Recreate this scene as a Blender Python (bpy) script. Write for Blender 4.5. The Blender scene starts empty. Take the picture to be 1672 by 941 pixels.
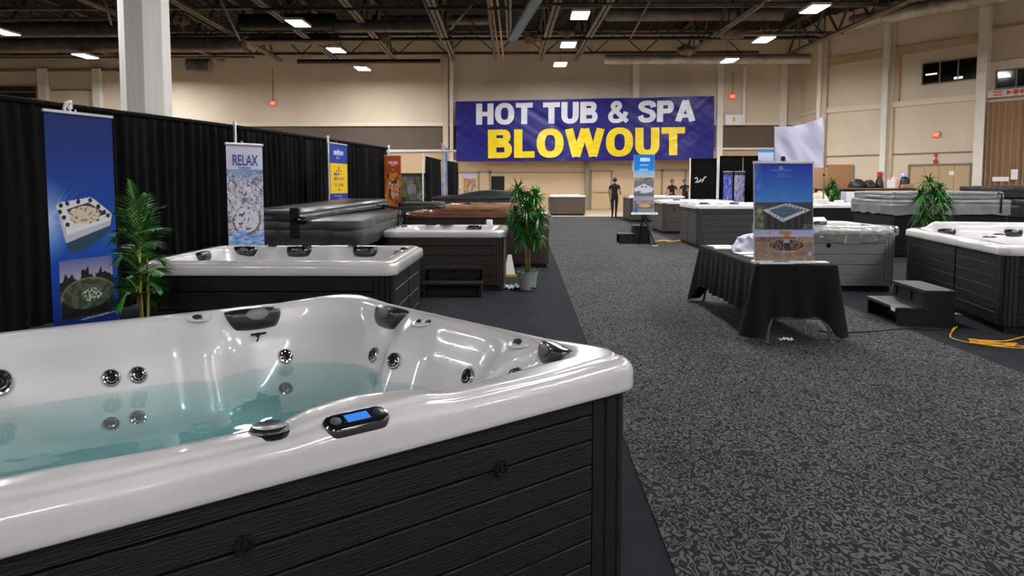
import bpy, bmesh, math, random
from mathutils import Vector, Matrix, noise
from mathutils.bvhtree import BVHTree
random.seed(7)
SC = bpy.context.scene
COL = SC.collection
PI = math.pi
def R(a): return math.radians(a)

# ------------------------------------------------------------------ camera
F = 1250.0; CZ = 1.55
PITCH = R(4.35); YAW = R(1.008); SH = 170.5 - F*math.tan(PITCH)
cam = bpy.data.cameras.new('camera'); camo = bpy.data.objects.new('camera', cam); COL.objects.link(camo)
cam.sensor_width = 36; cam.lens = F/1672*36; cam.shift_y = -SH/1672
cam.clip_end = 300; cam.clip_start = .05
camo.location = (0, 0, CZ); camo.rotation_euler = (PI/2-PITCH, 0, YAW)
SC.camera = camo
cam.dof.use_dof = False
SC.view_settings.view_transform = 'Standard'; SC.view_settings.look = 'None'
SC.view_settings.gamma = 1; SC.view_settings.use_curve_mapping = False
SC.view_settings.exposure = 0.62

def ray(px, py):
    x = (px-836)/F; y = -(py-470.5)/F - SH/F
    fy = math.cos(PITCH)+y*math.sin(PITCH); z = -math.sin(PITCH)+y*math.cos(PITCH)
    return Vector((x*math.cos(YAW)-fy*math.sin(YAW), x*math.sin(YAW)+fy*math.cos(YAW), z))
def atY(px, py, Y):
    r = ray(px, py); t = Y/r.y; return Vector((r.x*t, Y, CZ+r.z*t))
def atZ(px, py, z=0):
    r = ray(px, py); t = (z-CZ)/r.z; return Vector((r.x*t, r.y*t, z))

# ------------------------------------------------------------------ materials
def lin(c):
    if isinstance(c, str):
        c = c.lstrip('#'); c = [int(c[i:i+2], 16)/255 for i in (0, 2, 4)]
    return tuple((x/12.92 if x <= .04045 else ((x+.055)/1.055)**2.4) for x in c[:3])
MATS = {}
def mat(name, col, rough=.5, metal=0, coat=0, emit=None, es=1, noise_s=None, noise_a=.15, bump=0, bump_s=60,
        spec=.5, stretch=None, vcol=False, trans=0, coatr=.05, sheen=0):
    if name in MATS: return MATS[name]
    m = bpy.data.materials.new(name); m.use_nodes = True; MATS[name] = m
    nt = m.node_tree; b = nt.nodes['Principled BSDF']
    c = lin(col) + (1,)
    b.inputs['Base Color'].default_value = c; b.inputs['Roughness'].default_value = rough
    b.inputs['Metallic'].default_value = metal; b.inputs['Coat Weight'].default_value = coat
    b.inputs['Coat Roughness'].default_value = coatr
    b.inputs['Specular IOR Level'].default_value = spec
    b.inputs['Transmission Weight'].default_value = trans
    if sheen: b.inputs['Sheen Weight'].default_value = sheen
    if emit:
        b.inputs['Emission Color'].default_value = lin(emit)+(1,); b.inputs['Emission Strength'].default_value = es
    tc = nt.nodes.new('ShaderNodeTexCoord'); src = tc.outputs['Object']
    if stretch:
        mp = nt.nodes.new('ShaderNodeMapping'); mp.inputs['Scale'].default_value = stretch
        nt.links.new(src, mp.inputs['Vector']); src = mp.outputs['Vector']
    if vcol:
        a = nt.nodes.new('ShaderNodeAttribute'); a.attribute_name = 'Col'; nt.links.new(a.outputs['Color'], b.inputs['Base Color'])
    if noise_s:
        n = nt.nodes.new('ShaderNodeTexNoise'); n.inputs['Scale'].default_value = noise_s; n.inputs['Detail'].default_value = 6
        nt.links.new(src, n.inputs['Vector'])
        r = nt.nodes.new('ShaderNodeValToRGB')
        lo = tuple(max(0, x*(1-noise_a)) for x in c[:3])+(1,); hi = tuple(min(1, x*(1+noise_a)) for x in c[:3])+(1,)
        r.color_ramp.elements[0].color = lo; r.color_ramp.elements[1].color = hi
        r.color_ramp.elements[0].position = .35; r.color_ramp.elements[1].position = .65
        nt.links.new(n.outputs['Fac'], r.inputs['Fac']); nt.links.new(r.outputs['Color'], b.inputs['Base Color'])
    if bump:
        n2 = nt.nodes.new('ShaderNodeTexNoise'); n2.inputs['Scale'].default_value = bump_s; n2.inputs['Detail'].default_value = 4
        nt.links.new(src, n2.inputs['Vector'])
        bp = nt.nodes.new('ShaderNodeBump'); bp.inputs['Strength'].default_value = bump; bp.inputs['Distance'].default_value = .02
        nt.links.new(n2.outputs['Fac'], bp.inputs['Height']); nt.links.new(bp.outputs['Normal'], b.inputs['Normal'])
    return m

acry = mat('pearl_acrylic', '#d3d1d2', .22, coat=.8, noise_s=2.2, noise_a=.07, spec=.5)
acry2 = mat('silver_acrylic', '#c9c7c4', .25, coat=.7, noise_s=2.5, noise_a=.08)
acryb = mat('brown_acrylic', '#5a3a26', .2, coat=.8, noise_s=3, noise_a=.2)
acrybl = mat('light_brown_acrylic', '#8d6a52', .2, coat=.8, noise_s=3, noise_a=.2)
blk = mat('black_skirt', '#0f0f11', .5, spec=.22, noise_s=9, noise_a=.25, stretch=(1, 1, 9), bump=.25, bump_s=30)
blkw = mat('charcoal_woodgrain', '#151516', .5, spec=.3, noise_s=14, noise_a=.35, stretch=(.5, .5, 10), bump=.35, bump_s=26)
blkp = mat('charcoal_post', '#161718', .42, noise_s=14, noise_a=.25, stretch=(8, 8, .6), bump=.2, bump_s=20)
brn = mat('brown_skirt', '#25170f', .5, noise_s=7, noise_a=.35, stretch=(1, 1, 9))
brnp = mat('brown_post', '#2e1c13', .45, noise_s=8, noise_a=.35, stretch=(8, 8, .6))
brnl = mat('brown_post_light', '#3d2a1d', .45, noise_s=8, noise_a=.3, stretch=(8, 8, .6))
taupe = mat('taupe_skirt', '#4b4038', .55, noise_s=7, noise_a=.2, stretch=(1, 1, 9))
gryd = mat('dark_grey_skirt', '#2b2c2b', .55, noise_s=7, noise_a=.2, stretch=(1, 1, 9))
gry = mat('grey_skirt', '#777878', .5, noise_s=7, noise_a=.12, stretch=(1, 1, 9))
gryw = mat('warm_grey_skirt', '#3b3733', .5, noise_s=7, noise_a=.12, stretch=(1, 1, 9))
rub = mat('black_rubber', '#0f0f10', .55, spec=.3)
blkgl = mat('black_gloss', '#17181a', .15, coat=.6)
pil = mat('pillow_grey', '#1c1e21', .3, coat=.25)
badge = mat('badge_grey', '#5c5e63', .35, metal=.4)
badged = mat('badge_dark', '#3c3e44', .3, metal=.4)
chrome = mat('chrome', '#d5d6da', .12, metal=1)
steel = mat('brushed_steel', '#8d8e90', .35, metal=.9)
white = mat('white_plastic', '#e6e6e8', .45)
wpaint = mat('white_paint', '#f2efe9', .4, noise_s=3, noise_a=.04, stretch=(6, 6, .15))
alu = mat('aluminium_pole', '#c9c9cb', .35, metal=.6)
drape = mat('black_drape', '#0a0a0b', .9, spec=.15)
cloth = mat('black_tablecloth', '#09090b', .85, spec=.25)
prt = mat('banner_print', '#ffffff', .5, vcol=True, spec=.2)
prtm = mat('matte_print', '#ffffff', .6, vcol=True)
cover = mat('grey_vinyl', '#3c3d3f', .36, noise_s=4, noise_a=.15, bump=.6, bump_s=5)
coverl = mat('light_grey_vinyl', '#7c7d7f', .35, noise_s=4, noise_a=.15, bump=.4, bump_s=6)
coverd = mat('black_vinyl', '#1b1c1e', .35, noise_s=4, noise_a=.2, bump=.4, bump_s=6)
leafm = mat('leaf_green', '#3f8a2c', .4, noise_s=9, noise_a=.5)
leafd = mat('leaf_dark', '#28602a', .38, noise_s=9, noise_a=.5)
stemm = mat('stem_yellow_green', '#8a8438', .5, noise_s=15, noise_a=.3)
trunk = mat('trunk_brown', '#7a5a3a', .7, noise_s=20, noise_a=.3)
potm = mat('grey_pot', '#8c8f90', .6, noise_s=5, noise_a=.12)
soil = mat('soil', '#2c211a', .9)
wall_m = mat('wall_beige', '#dccdb8', .75, noise_s=.5, noise_a=.05)
wall_m2 = mat('wall_beige_dark', '#c2a988', .75, noise_s=.7, noise_a=.05)  # wall beige darkened for the shaded lower back wall, reused on trims
band_m = mat('wall_taupe_band', '#5c5047', .7, noise_s=.7, noise_a=.08)
ledge_m = mat('cream_ledge', '#e2d8c6', .6)
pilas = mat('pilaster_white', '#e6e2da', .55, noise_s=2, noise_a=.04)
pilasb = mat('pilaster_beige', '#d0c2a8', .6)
door_m = mat('door_beige', '#c0a683', .6)
frame_m = mat('door_frame_grey', '#807868', .5)
deck_m = mat('roof_deck_dark', '#211f1d', .85, noise_s=1.5, noise_a=.2)
truss_m = mat('truss_steel', '#74695e', .6, noise_s=2, noise_a=.3)
truss_w = mat('truss_web', '#4e4741', .65, noise_s=2, noise_a=.3)
duct_m = mat('duct_galvanised', '#70685f', .5, metal=.25, noise_s=2, noise_a=.25)
duct_s = mat('duct_silver', '#b5b0a6', .42, metal=.3, noise_s=2, noise_a=.2)
duct_d = mat('duct_dark', '#1c1c1f', .6)
lampm = mat('lamp_diffuser', '#ffffff', .4, emit='#fffdfd', es=104)
red = mat('red_exit', '#c8342c', .4, emit='#ff3020', es=1.3)
redp = mat('red_paint', '#c43a2c', .5)
skin = mat('skin', '#a5735a', .55); hairm = mat('hair_black', '#0f0d0c', .6)
shirt = mat('shirt_black', '#101113', .85); trou = mat('trousers_black', '#0c0c0f', .85)
yel = mat('yellow_cord', '#e0a415', .5); yelb = mat('yellow_plastic', '#d8b01a', .5)
paper = mat('paper_white', '#e8e8ee', .6); paperb = mat('paper_blue', '#2a5fae', .5)
towel = mat('white_towel', '#cfcfe0', .9)
wood = mat('counter_wood', '#8a5c3c', .55, noise_s=3, noise_a=.2)
card = mat('cardboard', '#a97f55', .8)
brownc = mat('brown_curtain', '#9c7d5e', .8)
cretan = mat('sheet_white', '#aeabc0', .8)
dgl = mat('dark_glass', '#050506', .08)
screenm = mat('screen_blue', '#2c66b4', .25, emit='#2f74d0', es=.5)

def mk_water():
    m = bpy.data.materials.new('spa_water'); m.use_nodes = True; nt = m.node_tree; nt.nodes.clear()
    out = nt.nodes.new('ShaderNodeOutputMaterial')
    tr = nt.nodes.new('ShaderNodeBsdfTransparent'); tr.inputs[0].default_value = (.93, .98, .975, 1)
    gl = nt.nodes.new('ShaderNodeBsdfGlossy'); gl.inputs['Roughness'].default_value = .015
    ge = nt.nodes.new('ShaderNodeNewGeometry'); dt = nt.nodes.new('ShaderNodeVectorMath'); dt.operation = 'DOT_PRODUCT'
    def mth(op, a, b=None):
        q = nt.nodes.new('ShaderNodeMath'); q.operation = op; q.use_clamp = True
        if isinstance(a, float): q.inputs[0].default_value = a
        else: nt.links.new(a, q.inputs[0])
        if b is not None:
            if isinstance(b, float): q.inputs[1].default_value = b
            else: nt.links.new(b, q.inputs[1])
        return q.outputs[0]
    mx = nt.nodes.new('ShaderNodeMixShader')
    tc = nt.nodes.new('ShaderNodeTexCoord'); n = nt.nodes.new('ShaderNodeTexNoise'); n.inputs['Scale'].default_value = 3.2
    n.inputs['Detail'].default_value = 2
    nt.links.new(tc.outputs['Object'], n.inputs['Vector'])
    bp = nt.nodes.new('ShaderNodeBump'); bp.inputs['Strength'].default_value = .25; bp.inputs['Distance'].default_value = .03
    nt.links.new(n.outputs['Fac'], bp.inputs['Height'])
    nt.links.new(bp.outputs['Normal'], gl.inputs['Normal']); nt.links.new(bp.outputs['Normal'], dt.inputs[0]); nt.links.new(ge.outputs['Incoming'], dt.inputs[1])
    ab = nt.nodes.new('ShaderNodeMath'); ab.operation = 'ABSOLUTE'; nt.links.new(dt.outputs['Value'], ab.inputs[0])
    pw = mth('POWER', mth('SUBTRACT', 1.0, ab.outputs[0]), 5.0)
    fc = mth('ADD', mth('MULTIPLY', pw, .95), .03)
    nt.links.new(fc, mx.inputs[0]); nt.links.new(tr.outputs[0], mx.inputs[1]); nt.links.new(gl.outputs[0], mx.inputs[2])
    nt.links.new(mx.outputs[0], out.inputs['Surface'])
    va = nt.nodes.new('ShaderNodeVolumeAbsorption'); va.inputs['Color'].default_value = (.36, .80, .79, 1); va.inputs['Density'].default_value = 1.6
    nt.links.new(va.outputs[0], out.inputs['Volume'])
    return m
waterm = mk_water()
def mk_film():
    m = bpy.data.materials.new('clear_plastic_film'); m.use_nodes = True; nt = m.node_tree; nt.nodes.clear()
    out = nt.nodes.new('ShaderNodeOutputMaterial')
    tr = nt.nodes.new('ShaderNodeBsdfTransparent'); tr.inputs[0].default_value = (.9, .9, .9, 1)
    gl = nt.nodes.new('ShaderNodeBsdfGlossy'); gl.inputs['Roughness'].default_value = .12
    df = nt.nodes.new('ShaderNodeBsdfDiffuse'); df.inputs[0].default_value = (.7, .7, .7, 1)
    m1 = nt.nodes.new('ShaderNodeMixShader'); m1.inputs[0].default_value = .4
    m2 = nt.nodes.new('ShaderNodeMixShader'); m2.inputs[0].default_value = .4
    nt.links.new(gl.outputs[0], m1.inputs[1]); nt.links.new(df.outputs[0], m1.inputs[2])
    nt.links.new(tr.outputs[0], m2.inputs[1]); nt.links.new(m1.outputs[0], m2.inputs[2])
    nt.links.new(m2.outputs[0], out.inputs['Surface'])
    return m
film = mk_film()
def mk_carpet(name, base, line, scale, dark=False):
    m = bpy.data.materials.new(name); m.use_nodes = True; nt = m.node_tree; b = nt.nodes['Principled BSDF']
    b.inputs['Roughness'].default_value = .95; b.inputs['Specular IOR Level'].default_value = .1
    tc = nt.nodes.new('ShaderNodeTexCoord')
    fine = nt.nodes.new('ShaderNodeTexNoise'); fine.inputs['Scale'].default_value = 140; fine.inputs['Detail'].default_value = 3
    nt.links.new(tc.outputs['Object'], fine.inputs['Vector'])
    big = nt.nodes.new('ShaderNodeTexNoise'); big.inputs['Scale'].default_value = .9; big.inputs['Detail'].default_value = 3
    nt.links.new(tc.outputs['Object'], big.inputs['Vector'])
    n = nt.nodes.new('ShaderNodeTexNoise'); n.inputs['Scale'].default_value = scale; n.inputs['Detail'].default_value = 0.0
    n.inputs['Distortion'].default_value = .5
    mp = nt.nodes.new('ShaderNodeMapping'); mp.inputs['Scale'].default_value = (1, .55, 1); nt.links.new(tc.outputs['Object'], mp.inputs['Vector'])
    nt.links.new(mp.outputs['Vector'], n.inputs['Vector'])
    mu = nt.nodes.new('ShaderNodeMath'); mu.operation = 'MULTIPLY'; mu.inputs[1].default_value = 21
    nt.links.new(n.outputs['Fac'], mu.inputs[0])
    sn = nt.nodes.new('ShaderNodeMath'); sn.operation = 'SINE'; nt.links.new(mu.outputs[0], sn.inputs[0])
    rp = nt.nodes.new('ShaderNodeValToRGB')
    rp.color_ramp.elements[0].position = .42; rp.color_ramp.elements[1].position = .85
    rp.color_ramp.elements[0].color = lin(base)+(1,); rp.color_ramp.elements[1].color = lin(line)+(1,)
    ad = nt.nodes.new('ShaderNodeMath'); ad.operation = 'MULTIPLY_ADD'; ad.inputs[1].default_value = .5; ad.inputs[2].default_value = .5
    nt.links.new(sn.outputs[0], ad.inputs[0]); nt.links.new(ad.outputs[0], rp.inputs['Fac'])
    mx = nt.nodes.new('ShaderNodeMix'); mx.data_type = 'RGBA'; mx.blend_type = 'MULTIPLY'; mx.inputs[0].default_value = .8
    nt.links.new(rp.outputs['Color'], mx.inputs[6])
    r2 = nt.nodes.new('ShaderNodeValToRGB'); r2.color_ramp.elements[0].position = .3; r2.color_ramp.elements[1].position = .7
    r2.color_ramp.elements[0].color = (.55, .55, .55, 1); r2.color_ramp.elements[1].color = (1.25, 1.25, 1.25, 1)
    av = nt.nodes.new('ShaderNodeMath'); av.operation = 'MULTIPLY_ADD'; av.inputs[1].default_value = .6
    nt.links.new(fine.outputs['Fac'], av.inputs[0])
    b2 = nt.nodes.new('ShaderNodeMath'); b2.operation = 'MULTIPLY'; b2.inputs[1].default_value = .4
    nt.links.new(big.outputs['Fac'], b2.inputs[0]); nt.links.new(b2.outputs[0], av.inputs[2])
    nt.links.new(av.outputs[0], r2.inputs['Fac']); nt.links.new(r2.outputs['Color'], mx.inputs[7])
    nt.links.new(mx.outputs[2], b.inputs['Base Color'])
    bp = nt.nodes.new('ShaderNodeBump'); bp.inputs['Strength'].default_value = .4; bp.inputs['Distance'].default_value = .004
    nt.links.new(fine.outputs['Fac'], bp.inputs['Height']); nt.links.new(bp.outputs['Normal'], b.inputs['Normal'])
    return m
carpA = mk_carpet('patterned_carpet', '#242526', '#5e5f5f', 30)
carpB = mk_carpet('plain_carpet', '#212429', '#25282c', 3)
conc = mat('concrete', '#b8a48a', .6, noise_s=2, noise_a=.1)

# ------------------------------------------------------------------ mesh building
class MB:
    def __init__(s): s.v = []; s.f = []; s.m = []; s.ms = []; s.cur = 0; s.M = Matrix()
    def mat(s, m):
        if m not in s.ms: s.ms.append(m)
        s.cur = s.ms.index(m); return s
    def add(s, vs, fs):
        o = len(s.v); s.v += [tuple(s.M @ Vector(v)) for v in vs]
        for f in fs: s.f.append([i+o for i in f]); s.m.append(s.cur)
    def box(s, x0, x1, y0, y1, z0, z1, c=0):
        if c <= 0:
            s.add([(x0,y0,z0),(x1,y0,z0),(x1,y1,z0),(x0,y1,z0),(x0,y0,z1),(x1,y0,z1),(x1,y1,z1),(x0,y1,z1)],
                  [(3,2,1,0),(4,5,6,7),(0,1,5,4),(1,2,6,5),(2,3,7,6),(3,0,4,7)]); return
        def ring(z, i): # octagon with corner cut
            a = i
            return [(x0+c+a,y0+a,z),(x1-c-a,y0+a,z),(x1-a,y0+c+a,z),(x1-a,y1-c-a,z),(x1-c-a,y1-a,z),(x0+c+a,y1-a,z),(x0+a,y1-c-a,z),(x0+a,y0+c+a,z)]
        s.rings([ring(z0, c*.7), ring(z0+c, 0), ring(z1-c, 0), ring(z1, c*.7)], True, True)
    def rings(s, rs, cap0=False, cap1=False, closed=True):
        n = len(rs[0]); vs = [p for r in rs for p in r]; fs = []
        for k in range(len(rs)-1):
            for i in range(n if closed else n-1):
                j = (i+1) % n
                fs.append((k*n+i, k*n+j, (k+1)*n+j, (k+1)*n+i))
        if cap0: fs.append(tuple(range(n))[::-1])
        if cap1: fs.append(tuple((len(rs)-1)*n+i for i in range(n)))
        s.add(vs, fs)
    def lathe(s, prof, n=24, c=(0, 0, 0), cap0=True, cap1=True):
        s.rings([[(c[0]+r*math.cos(2*PI*i/n), c[1]+r*math.sin(2*PI*i/n), c[2]+z) for i in range(n)] for r, z in prof], cap0, cap1)
    def tube(s, pts, r, n=8, cap=True):
        pts = [Vector(p) for p in pts]; rs = []
        up = Vector((0, 0, 1))
        prev = None
        for i, p in enumerate(pts):
            d = (pts[min(i+1, len(pts)-1)]-pts[max(i-1, 0)]).normalized()
            if prev is None:
                a = d.cross(up); a = a.normalized() if a.length > 1e-3 else Vector((1, 0, 0))
            else:
                a = prev - d*prev.dot(d); a = a.normalized() if a.length > 1e-6 else Vector((1, 0, 0))
            prev = a; b = d.cross(a); rr = r[i] if isinstance(r, (list, tuple)) else r
            rs.append([tuple(p+(a*math.cos(2*PI*k/n)+b*math.sin(2*PI*k/n))*rr) for k in range(n)])
        s.rings(rs, cap, cap)
    def grid(s, nx, ny, fn, flip=False):
        vs = [fn(i/nx, j/ny) for j in range(ny+1) for i in range(nx+1)]; fs = []
        for j in range(ny):
            for i in range(nx):
                a = j*(nx+1)+i; q = (a, a+1, a+nx+2, a+nx+1)
                fs.append(q[::-1] if flip else q)
        s.add(vs, fs)
    def build(s, name, m=None, parent=None, smooth=False, loc=None, rotz=0):
        me = bpy.data.meshes.new(name); me.from_pydata(s.v, [], s.f)
        for q in (s.ms if s.ms else [m]): me.materials.append(q)
        if s.ms: me.polygons.foreach_set('material_index', s.m)
        if smooth is True: me.polygons.foreach_set('use_smooth', [True]*len(me.polygons))
        me.update()
        if smooth == 'auto':
            me.polygons.foreach_set('use_smooth', [True]*len(me.polygons)); me.set_sharp_from_angle(angle=R(38))
        o = bpy.data.objects.new(name, me); COL.objects.link(o)
        if parent: o.parent = parent
        if loc: o.location = loc; o.rotation_euler.z = rotz
        return o
def thing(name, label, cat, loc=(0, 0, 0), rz=0, group=None):
    o = bpy.data.objects.new(name, None); COL.objects.link(o); o.location = loc; o.rotation_euler.z = rz
    o['label'] = label; o['category'] = cat
    o.empty_display_size = .1
    if group: o['group'] = group
    return o
def tag(o, label, cat, group=None, kind=None):
    o['label'] = label; o['category'] = cat
    if group: o['group'] = group
    if kind: o['kind'] = kind
    return o
def struct(o, label=None):
    o['kind'] = 'structure'
    if label: o['label'] = label
    return o
def kids(o): return [c for c in bpy.data.objects if c.parent == o]
KC = {}
def dup(o, parent=None, kc=None):
    c = o.copy(); COL.objects.link(c)
    if parent: c.parent = parent
    for ch in kids(o):
        if ch.name in COPYSKIP: continue
        d = dup(ch, c)
    return c
COPYSKIP = set()

def text_mesh(txt, mb_mat, w, h, parent, name='lettering', off=.0, depth=.002, xf=None, cut=None, spacing=1.0, label=None):
    cu = bpy.data.curves.new('t', 'FONT'); cu.body = txt; cu.size = 1; cu.offset = off; cu.extrude = 0; cu.space_character = spacing
    cu.resolution_u = 6
    to = bpy.data.objects.new('t', cu); COL.objects.link(to)
    dg = bpy.context.evaluated_depsgraph_get(); dg.update()
    me = bpy.data.meshes.new_from_object(to.evaluated_get(dg)); bpy.data.objects.remove(to); bpy.data.curves.remove(cu)
    xs = [v.co.x for v in me.vertices]; ys = [v.co.y for v in me.vertices]
    x0, x1, y0, y1 = min(xs), max(xs), min(ys), max(ys)
    for v in me.vertices:
        v.co = Vector(((v.co.x-x0)/(x1-x0)*w, 0, (v.co.y-y0)/(y1-y0)*h))
    if cut:
        bm = bmesh.new(); bm.from_mesh(me)
        k = cut
        while k < w:
            bmesh.ops.bisect_plane(bm, geom=bm.verts[:]+bm.edges[:]+bm.faces[:], plane_co=(k, 0, 0), plane_no=(1, 0, 0)); k += cut
        k = cut
        while k < h:
            bmesh.ops.bisect_plane(bm, geom=bm.verts[:]+bm.edges[:]+bm.faces[:], plane_co=(0, 0, k), plane_no=(0, 0, 1)); k += cut
        bm.to_mesh(me); bm.free()
    if xf:
        for v in me.vertices: v.co = xf(v.co)
    me.materials.clear(); me.materials.append(mb_mat)
    me.name = name
    o = bpy.data.objects.new(name, me); COL.objects.link(o)
    if parent: o.parent = parent
    if label: o['label'] = label
    return o

# raster painted print: drawing function u,v in 0..1 (v up) -> srgb tuple 0..255
def print_mesh(name, w, h, nx, ny, fn, parent, m=None, pos=(0, 0, 0), surf=None):
    mb = MB()
    def P(u, v):
        y = surf(u, v) if surf else 0
        return (pos[0]+(u-.5)*w, pos[1]+y, pos[2]+v*h)
    mb.grid(nx, ny, P)
    o = mb.build(name, m or prt, parent, smooth=True)
    ca = o.data.color_attributes.new('Col', 'FLOAT_COLOR', 'POINT')
    buf = []
    for j in range(ny+1):
        for i in range(nx+1):
            c = fn(i/nx, j/ny); buf += [*lin([max(0, min(255, q))/255 for q in c]), 1]
    ca.data.foreach_set('color', buf)
    return o
def nz(x, y, z=0): return noise.noise(Vector((x, y, z)))
def inpoly(x, y, P):
    c = False; j = len(P)-1
    for i in range(len(P)):
        if (P[i][1] > y) != (P[j][1] > y) and x < (P[j][0]-P[i][0])*(y-P[i][1])/(P[j][1]-P[i][1])+P[i][0]: c = not c
        j = i
    return c
def mixc(a, b, t): t = max(0, min(1, t)); return tuple(a[i]*(1-t)+b[i]*t for i in range(3))

# ------------------------------------------------------------------ hot tubs
def catmull(pts, sub):
    if sub <= 1: return pts
    out = []
    for i in range(len(pts)-1):
        p0 = pts[max(i-1, 0)]; p1 = pts[i]; p2 = pts[i+1]; p3 = pts[min(i+2, len(pts)-1)]
        for k in range(sub):
            t = k/sub
            out.append(tuple(.5*((2*b)+(-a+c)*t+(2*a-5*b+4*c-d)*t*t+(-a+3*b-3*c+d)*t**3) if abs(c-b) > 1e-9 else b
                             for a, b, c, d in zip(p0, p1, p2, p3)))
    out.append(pts[-1]); return out
def side_pts(a, b, r, n, m):
    """points of a rounded rectangle; returns list of (x,y,nx,ny,side,c)  side 0 right,1 back,2 left,3 front"""
    P = []
    for sd in range(4):
        hl = (b if sd % 2 == 0 else a)-r; off = (a if sd % 2 == 0 else b)
        ang = sd*PI/2; cx, cy = math.cos(ang), math.sin(ang)
        for i in range(n):
            c = -hl+2*hl*i/(n-1)
            x = off*cx-c*cy; y = off*cy+c*cx
            P.append((x, y, cx, cy, sd, c, hl))
        # corner
        kx = (off-r)*cx-hl*cy; ky = (off-r)*cy+hl*cx
        for i in range(1, m):
            t = ang+PI/2*i/m
            P.append((kx+r*math.cos(t), ky+r*math.sin(t), math.cos(t), math.sin(t), -1, 0, hl))
    return P
def gau(x, s): return math.exp(-(x/s)**2)
def sst(x): x = max(0, min(1, x)); return x*x*(3-2*x)
# profile rows: inset, z below rim top, weights: pillar, rim widen, platform lift, shelf
PROF = [(.015,-.110,0,0,0,0),(0,-.104,0,0,0,0),(0,-.05,0,0,0,0),(.006,-.028,0,0,.2,0),(.02,-.014,0,0,.5,0),(.042,-.010,0,0,.8,0),(.050,-.001,0,0,1,0),
        (.068,.002,0,.3,1,0),(.10,.002,0,.8,1,0),(.128,-.002,0,1,1,0),(.146,-.014,.1,1,.8,0),(.156,-.032,.3,1,.5,.2),(.166,-.058,.6,1,.2,1),(.18,-.09,.8,.9,0,1),
        (.21,-.15,1,.8,0,.7),(.24,-.23,1,.6,0,.3),(.272,-.31,1,.4,0,.1),(.298,-.37,1,.3,0,0),(.32,-.405,.9,.2,0,0),(.36,-.425,.7,.1,0,0),(.42,-.435,.4,0,0,0),
        (.52,-.445,0,0,0,0),(.56,-.455,0,0,0,0),(.59,-.49,0,0,0,0),(.62,-.66,0,0,0,0),(.64,-.80,0,0,0,0),(.70,-.84,0,0,0,0)]
def tub_shell(a, b, H, r=.12, pillars=(), widen=(), lifts=(), shelf=(), sub=1, n=20, m=7, cornerlift=0, depth=1.0, prof=PROF):
    prof = catmull(prof, sub)
    zmin = H-.10
    rings = []; mx = min(a, b)
    N = (n+m-1)*4
    for d, z, wp, wr, wl, ws in prof:
        dd = min(d, mx-.12)
        aa, bb = a-dd, b-dd
        rr = min(r+max(0, d-.06)*1.1, min(aa, bb)*.6) if d > .0 else r
        rr = min(rr, min(aa, bb)*.85)
        zz = H+max(z*depth if z < -.12 else z, -(H-.05))
        ring = []
        for (x, y, nx, ny, sd, c, hl) in side_pts(aa, bb, rr, n, m):
            e = 0; lift = 0
            if sd >= 0:
                win = sst((hl-abs(c))/.1)
                for (s2, c2, w, amp) in pillars:
                    if s2 == sd: e += amp*gau(c-c2, w)*wp*win
                for (s2, c2, w, amp) in widen:
                    if s2 == sd: e += amp*gau(c-c2, w)*wr*win
                for (s2, c2, w, amp) in shelf:
                    if s2 == sd: e += amp*gau(c-c2, w)**2*ws*win; 
                for (s2, c0, c1, amp) in lifts:
                    if s2 == sd: lift += amp*wl*sst((c-c0)/.12+.5)*sst((c1-c)/.16+.5)
            else:
                lift += cornerlift*wl*.6
            if sd >= 0 and cornerlift: lift += cornerlift*wl*.6*sst(1-(hl-abs(c))/.35)
            ring.append((x-nx*e, y-ny*e, zz+lift))
        rings.append(ring)
    mb = MB(); mb.rings(rings, False, True)
    return mb
def panel_boards(mb, p0, p1, out, z0, z1, nb, th=.012, gap=.005, frame=.0):
    """boards between p0 and p1 (2D), outward normal out, horizontal boards with chamfered edges"""
    d = Vector((p1[0]-p0[0], p1[1]-p0[1])); 
    bh = (z1-z0)/nb; ch = .004
    for k in range(nb):
        a = z0+k*bh+gap/2; b_ = z0+(k+1)*bh-gap/2
        sec = [(-.01, a), (th-ch, a), (th, a+ch), (th, b_-ch), (th-ch, b_), (-.01, b_)]
        r0 = [(p0[0]+out[0]*o, p0[1]+out[1]*o, z) for o, z in sec]
        r1 = [(p1[0]+out[0]*o, p1[1]+out[1]*o, z) for o, z in sec]
        mb.rings([r0, r1], True, True)
def pillow_mesh(w=.30, h=.13, t=.045, nx=16, ny=10, taper=.2):
    mb = MB()
    def fn(sign):
        def P(u, v):
            U = u*2-1; V = v*2-1
            # superellipse mapping for rounded corners
            ux = U*math.sqrt(max(0, 1-.22*V*V)); vy = V*math.sqrt(max(0, 1-.22*U*U))
            x = ux*w/2*(1-taper*.5*(1-vy)); z = vy*h/2
            e = (max(0, 1-abs(U)**4)*max(0, 1-abs(V)**3))**.5
            y = -t*e*(1+.18*V) if sign > 0 else .012
            return (x, y, z)
        return P
    mb.grid(nx, ny, fn(1)); mb.grid(nx, ny, fn(-1), flip=True)
    return mb
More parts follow.
